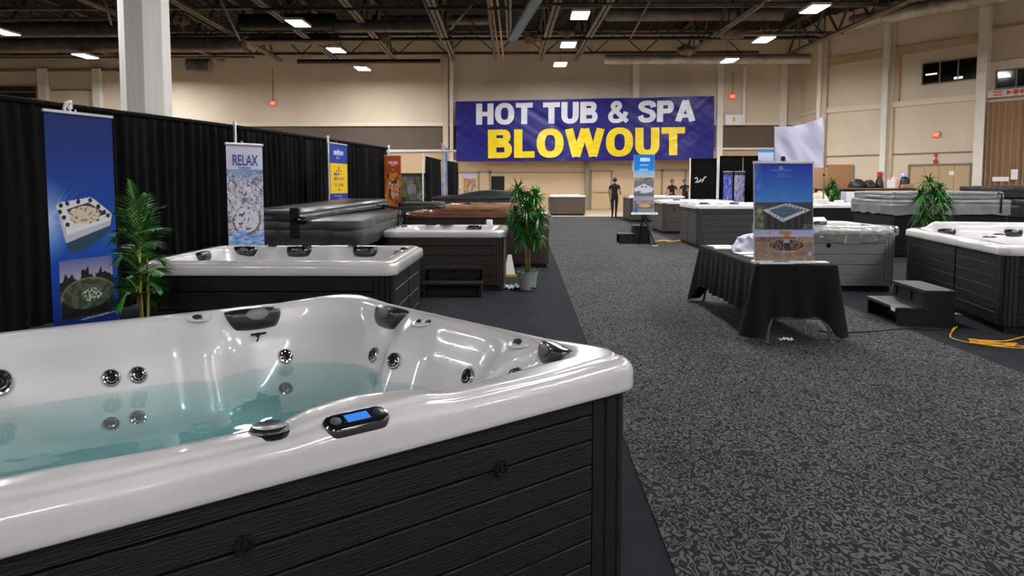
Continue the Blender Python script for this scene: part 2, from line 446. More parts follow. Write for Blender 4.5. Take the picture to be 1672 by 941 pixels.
def jet_parts(r, parent, M, first=None):
    a = MB(); a.M = M
    a.mat(steel).lathe([(r*1.12, 0), (r*1.15, .003), (r*1.02, .006), (r*.98, .006)], 28, cap0=False, cap1=False)
    a.mat(acry2).lathe([(r*1.3, -.001), (r*1.28, .003), (r*1.12, .003)], 28, cap0=False, cap1=False)
    o = a.build('jet', parent=parent, smooth='auto')
    b = MB(); b.M = M
    b.mat(chrome).lathe([(r*1.0, .004), (r*.98, .012), (r*.86, .013), (r*.84, .006)], 28, cap0=False, cap1=False)
    b.mat(rub).lathe([(r*.84, .005), (r*.62, .004)], 28, cap0=False, cap1=False)
    for k in range(8):
        t = 2*PI*k/8
        bb = MB(); 
        c0 = [(math.cos(t+q)*rr, math.sin(t+q)*rr, .008) for rr, q in ((r*.66, -.16), (r*.86, -.13), (r*.86, .13), (r*.66, .16))]
        b.mat(chrome).add(c0, [(0, 1, 2, 3)])
    b.mat(chrome).lathe([(r*.64, .004), (r*.62, .016), (r*.52, .017), (r*.5, .008)], 24, cap0=False, cap1=False)
    b.mat(rub).lathe([(r*.5, .006), (r*.34, .003)], 24, cap0=False, cap1=False)
    b.mat(badged).lathe([(r*.36, .003), (r*.34, .014), (r*.2, .018)], 24, cap0=False, cap1=False)
    b.mat(rub).lathe([(r*.2, .018), (r*.1, .012), (.0005, .012)], 16, cap0=False, cap1=True)
    b.build('nozzle', parent=o, smooth='auto')
    return o
def frame_from(n, up=Vector((0, 0, 1))):
    """matrix whose Z axis = n, Y axis as close as possible to up"""
    z = n.normalized(); x = up.cross(z); x = x.normalized() if x.length > 1e-4 else Vector((1, 0, 0)); y = z.cross(x)
    return Matrix((x, y, z)).transposed().to_4x4()

def hot_tub(label, cx, cy, rz, W, L, H, shell=acry, skirt=blk, post=None, nb=6, pillars=(), widen=(), lifts=(), shelf=(), sub=1,
            n=20, m=7, pillows=(), ovals=(), jets=(), panel=None, cornerlift=0, split=(), r=.12, water=None, flutes=3, cat='hot tub', depth=1.0, pmat=None, vents=()):
    post = post or skirt
    t = thing('hot_tub', label, cat, (cx, cy, 0), rz)
    a, b = W/2, L/2
    smb = tub_shell(a, b, H, r, pillars, widen, lifts, shelf, sub, n, m, cornerlift, depth)
    sh = smb.build('shell', shell, t, smooth='auto' if sub < 2 else True)
    zb = H-.105; z0 = .075; ins = .035; pr = .15 if L < 2.05 or L > 2.08 else .2
    # plinth
    mb = MB(); mb.box(-a+.09, a-.09, -b+.09, b-.09, 0, z0+.01); mb.build('plinth', rub, t)
    # skirt panels and posts
    A, B = a-ins, b-ins
    for sd in range(4):
        ang = sd*PI/2; cxn, cyn = round(math.cos(ang)), round(math.sin(ang))
        hl = (B if sd % 2 == 0 else A)-pr; off = (A if sd % 2 == 0 else B)-.012
        segs = [-hl]+[q for q in split]+[hl] if (split and sd in (0, 2)) or (split and W > 2.6) else [-hl, hl]
        mb = MB()
        for k in range(len(segs)-1):
            c0, c1 = segs[k]+.006, segs[k+1]-.006
            if k > 0: c0 += .03
            p0 = (off*cxn-c0*cyn, off*cyn+c0*cxn); p1 = (off*cxn-c1*cyn, off*cyn+c1*cxn)
            panel_boards(mb, p0, p1, (cxn, cyn), z0, zb+.02, nb)
        # backing
        c0, c1 = -hl-.02, hl+.02; q = off-.012
        vs = [(q*cxn-c*cyn, q*cyn+c*cxn, z) for c, z in ((c0, z0), (c1, z0), (c1, zb+.01), (c0, zb+.01))]
        mb.add(vs, [(0, 1, 2, 3)])
        pn = mb.build('skirt_panel', skirt, t)
        for (vsd, vc, vz) in vents:
            if vsd == sd:
                v = MB(); v.M = Matrix.Translation(((off+.013)*cxn-vc*cyn, (off+.013)*cyn+vc*cxn, vz)) @ frame_from(Vector((cxn, cyn, 0)))
                v.lathe([(.030, 0), (.030, .008), (.026, .012), (.020, .012), (.018, .006), (.012, .006), (.010, .010), (.001, .010)], 24)
                for k in range(10):
                    tt = 2*PI*k/10
                    v.lathe([(.004, 0), (.004, .012), (.001, .013)], 6, c=(.028*math.cos(tt), .028*math.sin(tt), 0))
                v.build('vent_cap', blkgl, pn, smooth='auto')
        # corner post after this side (between sd and sd+1)
        kx = (off+.012-pr)*cxn-hl*cyn; ky = (off+.012-pr)*cyn+hl*cxn
        sec = []
        K = 24; Rr = .075
        # path: straight, arc, straight
        path = []
        s1 = pr-Rr
        for i in range(7): path.append((pr, -0+s1*i/6, 0))
        for i in range(1, 10): 
            th = PI/2*i/10; path.append((s1+Rr*math.cos(th), s1+Rr*math.sin(th), th))
        for i in range(7): path.append((s1-s1*i/6, pr, PI/2))
        outer = []
        acc = 0; prev = None; tot = 0
        for p in path:
            if prev: tot += math.hypot(p[0]-prev[0], p[1]-prev[1])
            prev = p
        # resample with flutes
        M_ = 60; seglen = []; prev = None
        dist = [0]
        for i in range(1, len(path)): dist.append(dist[-1]+math.hypot(path[i][0]-path[i-1][0], path[i][1]-path[i-1][1]))
        for q in range(M_+1):
            sd_ = tot*q/M_; i = 0
            while i < len(dist)-2 and dist[i+1] < sd_: i += 1
            f = (sd_-dist[i])/max(1e-9, dist[i+1]-dist[i])
            x = path[i][0]*(1-f)+path[i+1][0]*f; y = path[i][1]*(1-f)+path[i+1][1]*f; th = path[i][2]*(1-f)+path[i+1][2]*f
            ph = (q/M_*(flutes*2)) % 1.0
            g = -.012 if (ph < .08 or ph > .92) and 0 < q < M_ else 0
            outer.append((x+math.cos(th)*g, y+math.sin(th)*g))
        outer += [(0, pr-.03), (0, 0), (pr-.03, 0)]
        rot = lambda x, y: (kx+x*cxn-y*cyn, ky+x*cyn+y*cxn)
        mb = MB(); mb.rings([[(*rot(x, y), z0) for x, y in outer], [(*rot(x, y), zb+.02) for x, y in outer]], True, True)
        mb.build('corner_post', post, t, smooth='auto')
    # pillows placed on inner wall (side, c)
    for i, (sd, c, kind) in enumerate(pillows):
        ang = sd*PI/2; nx, ny = math.cos(ang), math.sin(ang)
        off = (a if sd % 2 == 0 else b)-.165
        nrm = Vector((-nx, -ny, .35)).normalized()
        M = Matrix.Translation((off*nx-c*ny, off*ny+c*nx, H-.055)) @ frame_from(nrm) @ Matrix.Rotation(-PI/2, 4, 'X')
        M = Matrix.Translation((off*nx-c*ny, off*ny+c*nx, H-.055)) @ frame_from(nrm) @ Matrix.Rotation(-PI/2, 4, 'X')
        pm = pillow_mesh(.27, .115, .05, 12, 8); pm.v = [tuple(M @ Vector(v)) for v in pm.v]
        po = pm.build('pillow', pmat or blkgl, t, smooth='auto')
        bm_ = MB(); bm_.M = M @ Matrix.Translation((0, -.05, .012)) @ Matrix.Rotation(PI/2, 4, 'X') @ Matrix.Diagonal((1, .55, 1, 1))
        bm_.lathe([(.042, 0), (.040, .004), (.03, .006)], 20)
        bm_.build('badge', badge if kind else badged, po, smooth='auto')
    for (x, y, rx, ry) in ovals:
        mb = MB(); mb.M = Matrix.Translation((x, y, H-.004)) @ Matrix.Diagonal((rx, ry, 1, 1))
        mb.lathe([(1, 0), (.96, .012), (.8, .016), (.7, .012)], 24); mb.build('air_valve', blkgl, t, smooth='auto')
    for (sd, c, z, rr) in jets:
        ang = sd*PI/2; nx, ny = math.cos(ang), math.sin(ang)
        off = (a if sd % 2 == 0 else b)-(.18+(H-.09-z)*.35)
        M = Matrix.Translation((off*nx-c*ny, off*ny+c*nx, z)) @ frame_from(Vector((-nx, -ny, .35)))
        jet_parts(rr, t, M)
    if panel:
        x, y, ang = panel
        control_panel(t, Matrix.Translation((x, y, H+.004)) @ Matrix.Rotation(ang, 4, 'Z'))
    if water:
        mb = MB(); pts = side_pts(a-.2, b-.2, .2, 6, 8)
        mb.rings([[(p[0], p[1], max(.06, water-.5)) for p in pts], [(p[0], p[1], water) for p in pts]], True, True)
        mb.build('water', waterm, t)
    return t, sh, smb
def control_panel(parent, M, w=.19, h=.07):
    def stad(w, h, n=14):
        r = h/2; o = []
        for i in range(n+1): t = -PI/2+PI*i/n; o.append((w/2-r+r*math.cos(t), r*math.sin(t)))
        for i in range(n+1): t = PI/2+PI*i/n; o.append((-w/2+r+r*math.cos(t), r*math.sin(t)))
        return o
    mb = MB(); mb.M = M
    def rr(w, h, z): return [(x, y, z) for x, y in stad(w, h)]
    mb.mat(steel).rings([rr(w, h, -.01), rr(w, h, .004), rr(w-.004, h-.004, .010)], True, False)
    mb.mat(blkgl).rings([rr(w-.004, h-.004, .010), rr(w-.012, h-.012, .015), rr(w-.03, h-.026, .017)], False, True)
    o = mb.build('control_panel', parent=parent, smooth='auto')
    s = MB(); s.M = M; s.box(-.033, .033, -.014, .014, .0165, .0185); s.build('screen', screenm, o)
    for sx in (-1, 1):
        b = MB(); b.M = M @ Matrix.Translation((sx*.062, 0, .0165)); b.lathe([(.015, 0), (.014, .003), (.008, .004)], 20)
        b.build('button', badge if sx < 0 else badged, o, smooth='auto')
    for sx in (-1, 1):
        b = MB(); b.M = M; b.box(sx*.042-.003, sx*.042+.003, -.012, .012, .0165, .0182); b.build('button', chrome, o)
    return o

# ---- the near tub
TH = R(41.8)
ex = Vector((math.cos(TH), math.sin(TH))); ey = Vector((-math.sin(TH), math.cos(TH)))
cu, cv = 1.005, 2.745
T1c = ex*cu+ey*cv
NW, NL, NH = 2.2, 2.07, .94
near, nsh, nmb = hot_tub('large near hot tub, white shell full of teal water, black wood-grain skirt', T1c.x, T1c.y, TH, NW, NL, NH,
    acry, blkw, blkp, nb=9, sub=3, n=64, m=16, r=.11, flutes=3,
    pillars=((1, -.20, .10, .085), (1, .9, .2, .03), (0, .20, .11, .075), (0, -.50, .10, .06), (2, 0, .12, .09), (3, -.55, .12, .08), (3, .35, .1, .05)),
    widen=((3, .03, .13, .05),), lifts=((3, -.17, .24, .018),), shelf=((3, -.17, .085, .13),), cornerlift=.02, vents=())
# water for near tub
mb = MB(); pts = side_pts(NW/2-.2, NL/2-.2, .2, 10, 10)
mb.rings([[(p[0], p[1], .08) for p in pts], [(p[0], p[1], .668) for p in pts]], True, True)
mb.build('water', waterm, near)
NM = Matrix.Translation((T1c.x, T1c.y, 0)) @ Matrix.Rotation(TH, 4, 'Z'); NMi = NM.inverted()
bvh = BVHTree.FromPolygons([Vector(v) for v in nmb.v], nmb.f)
def hit(px, py, tree=bvh, Mi=NMi):
    o = Mi @ Vector((0, 0, CZ)); d = (Mi.to_3x3() @ ray(px, py)).normalized()
    p, n, i, ds = tree.ray_cast(o, d)
    if n.dot(d) > 0: n = -n
    return p, n
def near_pillow(px, py, w, h, t, tilt, lab):
    p, n = hit(px, py)
    n = Vector((n.x, n.y, 0)).normalized(); n.z = tilt; n.normalize()
    M = Matrix.Translation(p-n*.004) @ frame_from(n) @ Matrix.Rotation(-PI/2, 4, 'X')
    pm = pillow_mesh(w, h, t, 28, 18, .26); pm.v = [tuple(M @ Vector(v)) for v in pm.v]
    po = pm.build('pillow', pil, near, smooth='auto')
    b_ = MB(); b_.M = M @ Matrix.Translation((0, -t*.98, h*.13)) @ Matrix.Rotation(PI/2, 4, 'X') @ Matrix.Diagonal((1, .55, 1, 1))
    b_.mat(badged).lathe([(w*.19, -.004), (w*.185, .003), (w*.17, .005)], 32, cap1=False)
    b_.mat(badge).lathe([(w*.17, .005), (w*.12, .0065), (w*.05, .007)], 32, cap0=False)
    b_.build('badge', parent=po, smooth='auto')
    # raised arc ridge under the badge
    rd = MB(); rd.M = M
    rd.tube([(w*.36*math.sin(k/12*PI-PI/2)*1.0, -t*.93*(1-.25*abs(k-6)/6), h*(.30-.32*math.cos((k-6)/6*PI/2))) for k in range(13)], .0022, 6)
    rd.build('ridge', badged, po, smooth=True)
    return po
near_pillow(415, 521, .31, .115, .05, .35, 'a')
near_pillow(637, 519, .27, .115, .05, .35, 'b')
near_pillow(905, 582, .22, .095, .05, .35, 'c')
for (px, py, r) in [(466, 583, .033), (181, 618, .033), (225, 613, .033), (611, 580, .033), (644, 590, .033), (765, 616, .033), (-3, 626, .048), (843, 616, .033)]:
    p, n = hit(px, py)
    if px == 843:
        d = (NMi.to_3x3() @ ray(px, py)).normalized()
        p, n, i_, ds_ = bvh.ray_cast(p+d*.12, d)
        if p.x < .6: p, n, i_, ds_ = bvh.ray_cast(p+d*.02, d)
        n = -n if n.dot(d) > 0 else n
    jet_parts(r, near, Matrix.Translation(p+n*.001) @ frame_from(n))
# jets below the water, modelled in place of reflections and refraction there
for (px, py, r) in [(466, 636, .03), (181, 694, .03), (225, 684, .03)]:
    p, n = hit(px, py)
    jet_parts(r, near, Matrix.Translation(p+n*.001) @ frame_from(n))
p, n = hit(584, 688)
control_panel(near, Matrix.Translation((p.x, p.y+.008, p.z-.004)) @ frame_from(Vector((0, -.42, 1))) )
p, n = hit(440, 702)
mb = MB(); mb.M = Matrix.Translation((p.x, p.y, p.z-.006))
mb.mat(blkgl).lathe([(.052, -.02), (.052, .004), (.049, .007)], 36, cap1=False)
mb.mat(chrome).lathe([(.049, .007), (.049, .009)], 36, cap0=False, cap1=False)
mb.mat(pil).lathe([(.048, .009), (.046, .014), (.040, .018), (.02, .015), (.001, .014)], 36, cap0=False)
mb.build('diverter_knob', parent=near, smooth='auto')
# small chrome faucet lever below the first pillow
p, n = hit(420, 548)
mb = MB(); mb.M = Matrix.Translation(p) @ frame_from(n)
mb.lathe([(.010, -.002), (.010, .014), (.006, .018)], 16); mb.box(-.038, .038, -.004, .006, .016, .024, .002); mb.tube([(0, 0, .012), (-.005, -.02, .018), (-.014, -.034, .012)], .004, 8)
mb.build('waterfall_lever', blkgl, near, smooth='auto')
for (px, py, rr) in [(322, 518, .016), (683, 525, .013), (699, 526, .013), (844, 559, .018)]:
    p, n = hit(px, py)
    mb = MB(); mb.M = Matrix.Translation((p.x, p.y, p.z)) @ frame_from(n) @ Matrix.Diagonal((1.4, 1, 1, 1)); mb.lathe([(rr, -.001), (rr, .003), (rr*.7, .004), (rr*.6, .001)], 20)
    mb.build('air_valve', badged, near, smooth='auto')
for (px, py, rr) in [(325, 519, .05), (690, 526, .045), (848, 560, .045)]:
    p, n = hit(px, py)
    mb = MB(); mb.M = Matrix.Translation((p.x, p.y, p.z-.004)) @ frame_from(Vector((n.x*.25, n.y*.25, 1)))
    mb.lathe([(rr*1.12, 0), (rr*1.1, .006), (rr*1.03, .008), (rr*.96, .005), (rr*.8, .001), (.001, .001)], 32, cap0=False)
    mb.build('cup_holder', acry, near, smooth='auto')
# vent caps on the skirt front
fy = -(NL/2-.035)
for (px, py) in [(817, 765), (397, 890)]:
    o = NMi @ Vector((0, 0, CZ)); d = (NMi.to_3x3() @ ray(px, py)); t_ = (fy-o.y)/d.y; q = o+d*t_
    v = MB(); v.M = Matrix.Translation((q.x, fy-.001, q.z)) @ frame_from(Vector((0, -1, 0)))
    v.lathe([(.024, 0), (.024, .006), (.021, .010), (.016, .010), (.014, .004), (.009, .004), (.008, .009), (.001, .010)], 28)
    for k in range(12):
        tt = 2*PI*k/12
        v.lathe([(.0035, 0), (.0035, .010), (.001, .011)], 6, c=(.023*math.cos(tt), .023*math.sin(tt), 0))
    v.build('vent_cap', blkgl, near, smooth='auto')

# ------------------------------------------------------------------ the hall
YB = 46.0; ZC = 10.6; YF = -32.0; XL = -34.0
Hc = lambda y, Y: CZ+(300-y)*Y/F
def PX(px, Y): return atY(px, 300, Y).x
# oblique right wall
OA = Vector((16.3, 42.4)); OD = Vector((.549, -.836)).normalized(); ON = Vector((-OD.y, OD.x))*-1   # into the room
if ON.dot(Vector((-10, 10))-OA) < 0: ON = -ON
TE = 32.0; OE = OA+OD*TE
def ot(px):
    r = ray(px, 300); k = r.x/r.y
    return (k*OA.y-OA.x)/(OD.x-k*OD.y)
def OP(t, off=0): q = OA+OD*t+ON*off; return q
ORZ = math.atan2(OD.y, OD.x)     # local x runs along the wall towards the camera, local -y... see obox
def obox(mb, t0, t1, o0, o1, z0, z1):
    vs = []
    for z in (z0, z1):
        for t, o in ((t0, o0), (t1, o0), (t1, o1), (t0, o1)):
            q = OP(t, o); vs.append((q.x, q.y, z))
    mb.add(vs, [(3,2,1,0),(4,5,6,7),(0,1,5,4),(1,2,6,5),(2,3,7,6),(3,0,4,7)])

mb = MB(); mb.box(XL, OE.x+.3, YF, YB+.3, -.2, -.012); struct(mb.build('floor', conc), 'beige concrete floor seen beyond the carpets')
mb = MB()
mb.add([(XL, YF, ZC), (OE.x+.3, YF, ZC), (OE.x+.3, YB+.3, ZC), (XL, YB+.3, ZC)], [(0, 3, 2, 1)])
y = YF
mb2 = MB()
mb2.box(XL, OE.x+.3, YF, YB+.3, ZC, ZC+.2)
x = XL
while x < OE.x:
    mb2.box(x, x+.12, YF, YB, ZC-.05, ZC+.01); x += .5
struct(mb2.build('ceiling', deck_m), 'dark corrugated roof deck')
# back wall: lower wall, taupe band, upper wall
mb = MB()
mb.mat(wall_m2).box(XL, 16.5, YB, YB+.3, -.1, 3.5)  # lower wall is the same beige, its shade put into the colour
mb.mat(band_m).box(XL, 16.5, YB, YB+.3, 3.5, 5.0)
mb.mat(wall_m).box(XL, 16.5, YB, YB+.3, 5.0, ZC)
struct(mb.build('wall_back'), 'tall beige back wall with a dark taupe band')
mb = MB(); mb.box(XL, PX(742, 45.9), YB-.14, YB, 4.97, 5.18); mb.box(PX(1166, 45.9), 16.3, YB-.14, YB, 5.0, 5.2); struct(mb.build('trim_1', ledge_m))
mb = MB(); mb.box(PX(600, 45.9), PX(745, 45.9), YB-.12, YB, 3.45, 3.58); mb.box(PX(1166, 45.9), 16.3, YB-.12, YB, 3.55, 3.68); struct(mb.build('trim_2', ledge_m))
mb = MB(); mb.box(XL, PX(160, 45.9), YB-.1, YB, 8.25, 8.36); mb.box(PX(165, 45.9), PX(210, 45.9), YB-.1, YB, 8.25, 8.36); mb.box(PX(90, 45.9), PX(158, 45.9), YB-.1, YB, 7.1, 7.2); struct(mb.build('trim_3', frame_m))
mb = MB(); mb.box(PX(745, 45.9), PX(955, 45.9), YB-.05, YB, 2.18, 2.26); mb.box(PX(1068, 45.9), PX(1125, 45.9), YB-.05, YB, 2.3, 2.38); struct(mb.build('trim_4', frame_m))
# pilasters on the back wall
k = 5
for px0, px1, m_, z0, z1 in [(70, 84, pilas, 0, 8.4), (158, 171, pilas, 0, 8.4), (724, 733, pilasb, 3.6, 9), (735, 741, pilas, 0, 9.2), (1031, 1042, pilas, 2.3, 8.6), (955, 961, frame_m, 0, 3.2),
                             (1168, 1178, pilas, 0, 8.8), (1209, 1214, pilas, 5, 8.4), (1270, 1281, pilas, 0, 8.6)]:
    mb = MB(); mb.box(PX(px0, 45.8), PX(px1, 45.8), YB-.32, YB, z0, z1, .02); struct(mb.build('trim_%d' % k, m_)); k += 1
# left end, near end, right part
mb = MB(); mb.box(XL-.3, XL, YF, YB+.3, -.2, ZC+.2); struct(mb.build('wall_left', wall_m))
mb = MB(); mb.box(XL, OE.x+.3, YF-.3, YF, -.2, ZC+.2); struct(mb.build('wall_front', wall_m))
mb = MB(); mb.box(16.3, 16.6, 42.4, YB+.3, -.2, ZC); struct(mb.build('wall_corner', wall_m))
mb = MB(); mb.box(16.15, 16.3, 42.4, YB, 5.5, 5.7); mb.box(16.15, 16.3, 42.4, YB, 3.0, 3.08); struct(mb.build('trim_%d' % k, ledge_m)); k += 1
mb = MB(); mb.box(OE.x, OE.x+.3, YF-.3, OE.y, -.2, ZC+.2); struct(mb.build('wall_side', wall_m))
# the oblique wall with its window holes filled by window boxes in front
mb = MB(); obox(mb, -.05, TE, -.3, 0, -.2, ZC); struct(mb.build('wall_right', wall_m), 'tall beige wall running at an angle on the right')
c1, c2, c3 = ot(1342), ot(1445), ot(1601)
def ocol(px0, px1, m_, z0, z1, d=.3):
    global k
    mb = MB(); obox(mb, ot(px0), ot(px1), -.02, d, z0, z1); o = struct(mb.build('trim_%d' % k, m_)); k += 1; return o
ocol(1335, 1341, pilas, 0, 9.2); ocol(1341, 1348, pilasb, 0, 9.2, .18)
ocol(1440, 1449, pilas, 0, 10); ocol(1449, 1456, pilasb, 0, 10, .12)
ocol(1593, 1609, pilas, 0, 10.4, .35)
mb = MB(); obox(mb, ot(1348), ot(1440), 0, .12, 5.36, 5.62); obox(mb, ot(1453), ot(1593), 0, .12, 5.36, 5.62); struct(mb.build('trim_%d' % k, ledge_m)); k += 1
mb = MB(); obox(mb, ot(1348), ot(1440), 0, .05, 2.98, 3.05); obox(mb, ot(1453), ot(1593), 0, .05, 2.98, 3.05); struct(mb.build('trim_%d' % k, frame_m)); k += 1
mb = MB(); obox(mb, ot(1348), ot(1440), 0, .10, 7.9, 8.3); obox(mb, ot(1453), ot(1593), 0, .10, 7.9, 8.3); obox(mb, ot(1609), TE, 0, .10, 8.4, 8.5); obox(mb, ot(1609), TE, 0, .10, 7.0, 7.06); struct(mb.build('trim_%d' % k, wall_m2)); k += 1
mb = MB(); obox(mb, ot(1456), ot(1464), 0, .1, 5.6, 8.0); struct(mb.build('trim_%d' % k, wall_m2)); k += 1
# windows
def owin(i, t0, t1, z0, z1, np_):
    fr = MB(); w = .05
    obox(fr, t0, t1, 0, .08, z0, z0+w); obox(fr, t0, t1, 0, .08, z1-w, z1)
    for j in range(np_+1):
        tt = t0+(t1-t0)*j/np_; obox(fr, tt-w/2, tt+w/2, 0, .08, z0, z1)
    o = fr.build('window_%d' % i, frame_m); struct(o, 'high interior window with dark panes')
    for j in range(np_):
        a = t0+(t1-t0)*j/np_; b_ = t0+(t1-t0)*(j+1)/np_
        g = MB(); obox(g, a+w/2, b_-w/2, .01, .03, z0+w, z1-w); g.build('pane', dgl, o)
    # lit tubes seen through the panes
    g = MB()
    if i == 1:
        obox(g, t0+.15, t0+.7, .03, .04, z0+.45, z0+.52); obox(g, t0+1.5, t0+1.9, .03, .04, z0+.12, z0+.22)
    else:
        obox(g, t0+.1, t0+.6, .03, .04, z0+.5, z0+.58)
    g.build('lit_tube', mat('far_lamp', '#ffffff', .5, emit='#fff0d0', es=.9), o)
owin(1, ot(1500), ot(1588), 6.3, 7.35, 3)
owin(2, ot(1619), ot(1619)+3.4, 5.75, 6.6, 4)
# louvred window far left on the back wall
fr = MB(); xa_, xb_ = PX(4, YB), PX(69, YB)
for z_ in (6.5, 6.62, 7.0, 7.35): fr.box(xa_, xb_, YB-.12, YB, z_, z_+.06)
fr.box(xa_, xa_+.08, YB-.1, YB, 6.5, 7.4); fr.box(xb_-.08, xb_, YB-.1, YB, 6.5, 7.4)
wo = struct(fr.build('window_3', frame_m), 'horizontal louvred window high on the far left of the back wall')
fr = MB(); fr.box(xa_+.08, xb_-.08, YB-.03, YB-.01, 6.5, 7.4); fr.build('pane', dgl, wo)
fr = MB(); fr.box(PX(8, YB), PX(66, YB), YB-.1, YB, 5.7, 6.35); wo = struct(fr.build('window_4', mat('lit_window', '#ffffff', .5, emit='#fff4e0', es=1.6)), 'bright lit strip window low on the far left of the back wall')
# doors on the right wall
def odoor(i, t0, t1, z1, n, m_=door_m):
    fr = MB(); w = .1
    obox(fr, t0-w, t0, 0, .06, 0, z1+w); obox(fr, t1, t1+w, 0, .06, 0, z1+w); obox(fr, t0-w, t1+w, 0, .06, z1, z1+w)
    o = fr.build('door_%d' % i, frame_m); struct(o, 'wide beige doorway in the right wall')
    for j in range(n):
        a = t0+(t1-t0)*j/n; b_ = t0+(t1-t0)*(j+1)/n
        g = MB(); obox(g, a+.01, b_-.01, .005, .035, .02, z1-.01); g.build('door_leaf', m_, o)
        h = MB(); obox(h, a+.15, b_-.15, .035, .08, 1.0, 1.05); h.build('push_bar', steel, o)
odoor(1, ot(1486), ot(1583), 2.4, 4)
odoor(2, ot(1352), ot(1388), 2.45, 2)
# doors on the back wall
def bdoor(i, px0, px1, z1, n):
    x0, x1 = PX(px0, YB), PX(px1, YB); fr = MB(); w = .1
    fr.box(x0-w, x0, YB-.06, YB, 0, z1+w); fr.box(x1, x1+w, YB-.06, YB, 0, z1+w); fr.box(x0-w, x1+w, YB-.06, YB, z1, z1+w)
    o = fr.build('door_%d' % i, frame_m); struct(o, 'beige door in the back wall')
    for j in range(n):
        a = x0+(x1-x0)*j/n; b_ = x0+(x1-x0)*(j+1)/n
        g = MB(); g.box(a+.01, b_-.01, YB-.04, YB-.005, .02, z1-.01); g.build('door_leaf', door_m, o)
        h = MB(); h.box(a+.12, b_-.12, YB-.09, YB-.04, 1.0, 1.06); h.build('push_bar', steel, o)
bdoor(3, 966, 997, 2.25, 1)
bdoor(4, 1082, 1118, 2.3, 2)
bdoor(5, 783, 799, 2.2, 1)
# carpets
mb = MB(); mb.box(XL+.5, 15.9, YF+.2, 36.2, -.012, .0); struct(mb.build('floor_carpet', carpB), 'dark plain booth carpet')
mb = MB(); mb.box(.6, 4.06, YF+.3, 36.1, -.006, .006); struct(mb.build('aisle_carpet', carpA), 'dark grey aisle carpet with a light squiggle pattern')

# ---- ceiling lights
def make_light(label, group):
    t = thing('ceiling_light', label, 'ceiling light', group=group)
    mb = MB(); mb.mat(wpaint).box(-.34, .34, -.68, .68, .03, .10, .01); mb.box(-.34, -.31, -.68, .68, 0, .03); mb.box(.31, .34, -.68, .68, 0, .03); mb.box(-.31, .31, -.68, -.65, 0, .03); mb.box(-.31, .31, .65, .68, 0, .03)
    mb.build('housing', parent=t)
    mb = MB(); mb.box(-.31, .31, -.65, .65, .012, .03); mb.build('diffuser', lampm, t)
    for sy in (-.5, .5):
        mb = MB(); mb.tube([(0, sy, .1), (0, sy, 1.0)], .01, 5); mb.build('hanger', truss_m, t)
    return t
ZL = 7.72
rowname = {0: 'row at the far left', 1: 'row above the black curtain', 2: 'row above the aisle', 3: 'row above the right-hand tubs'}
ordn = ['nearest', 'second', 'farthest']
rows = [(-21.4, [31.5, 37.4, 42.6]), (-8.8, [30.0, 36.0, 41.7]), (1.9, [28.8, 34.8, 40.4]), (10.25, [27.9, 33.7, 39.3])]  # far-left row's last lamp unseen behind the column, added to brighten the wall
first = None
for ri, (X, ys) in enumerate(rows):
    for yi, Y in enumerate(ys):
        nm = ordn[yi]
        lab = 'lit rectangular ceiling light, %s of the far three in the %s' % (nm, rowname[ri])
        if first is None: o = first = make_light(lab, 'ceiling lights')
        else: o = dup(first); o['label'] = lab
        o.location = (X + (.1*(1-yi) if ri == 2 else 0), Y, ZL)
    for q in range(1, 10):  # rows carried on out of view; rearmost lamps added to light camera-facing surfaces
        Yq_ = ys[0]-6*q+(.2 if q > 1 else 0)
        if -3 < Yq_ < 9 and ri in (1, 2): continue
        o = dup(first); o['label'] = 'unseen rectangular ceiling light in a row added to brighten the right wall'
        o['group'] = 'ceiling lights overhead'
        o.location = (X, Yq_, ZL)

for Yq_ in (23.4, 17.4, 11.4, 5.4, -.6, -6.6, -12.6):  # extra unseen lamp row, added so the right wall gets brighter
    o = dup(first); o['label'] = 'unseen rectangular ceiling light in a row added to brighten the right wall'
    o['group'] = 'ceiling lights overhead'; o.location = (20.0, Yq_, ZL)
# ---- roof trusses (run away from the camera)
def make_truss():
    t = thing('roof_truss', 'x', 'roof truss', group='roof trusses')
    y0, y1 = -20.0, 45.6
    mb = MB()
    for sx in (-1, 1):
        mb.box(sx*.03+(-.14 if sx < 0 else 0), sx*.03+(0 if sx < 0 else .14), y0, y1, 0, .035)
        mb.box(sx*.045-.015, sx*.045+.015, y0, y1, .03, .16)
    mb.build('bottom_chord', truss_m, t)
    mb = MB()
    for sx in (-1, 1): mb.box(sx*.07-.06, sx*.07+.06, y0, y1, 1.6, 1.7)
    mb.build('top_chord', truss_w, t)
    mb = MB(); y = y0; up = True; s = 1.6
    while y+s <= y1:
        a, b_ = (.08, 1.62) if up else (1.62, .08)
        mb.tube([(0, y, a), (0, y+s, b_)], .065, 5)
        if up: mb.tube([(0, y+s, 1.62), (0, y+s, .08)], .03, 5)
        y += s; up = not up
    mb.build('web', truss_w, t)
    return t
tr0 = make_truss(); trs = [(210, 'first'), (361, 'second'), (457, 'third'), (550, 'fourth'), (645, 'fifth'), (741, 'sixth'), (882, 'seventh'), (940, 'eighth'), (1113, 'ninth'), (1274, 'tenth')]
for i, (px, nm) in enumerate(trs):
    o = tr0 if i == 0 else dup(tr0)
    X45 = PX(px, 44.7)*1.0
    o.rotation_euler.z = R(1.74)
    o.location = (X45+44.7*math.tan(R(1.74)), 0, 8.72)
    o['label'] = 'dark open-web steel roof truss, %s from the left side of the hall' % nm
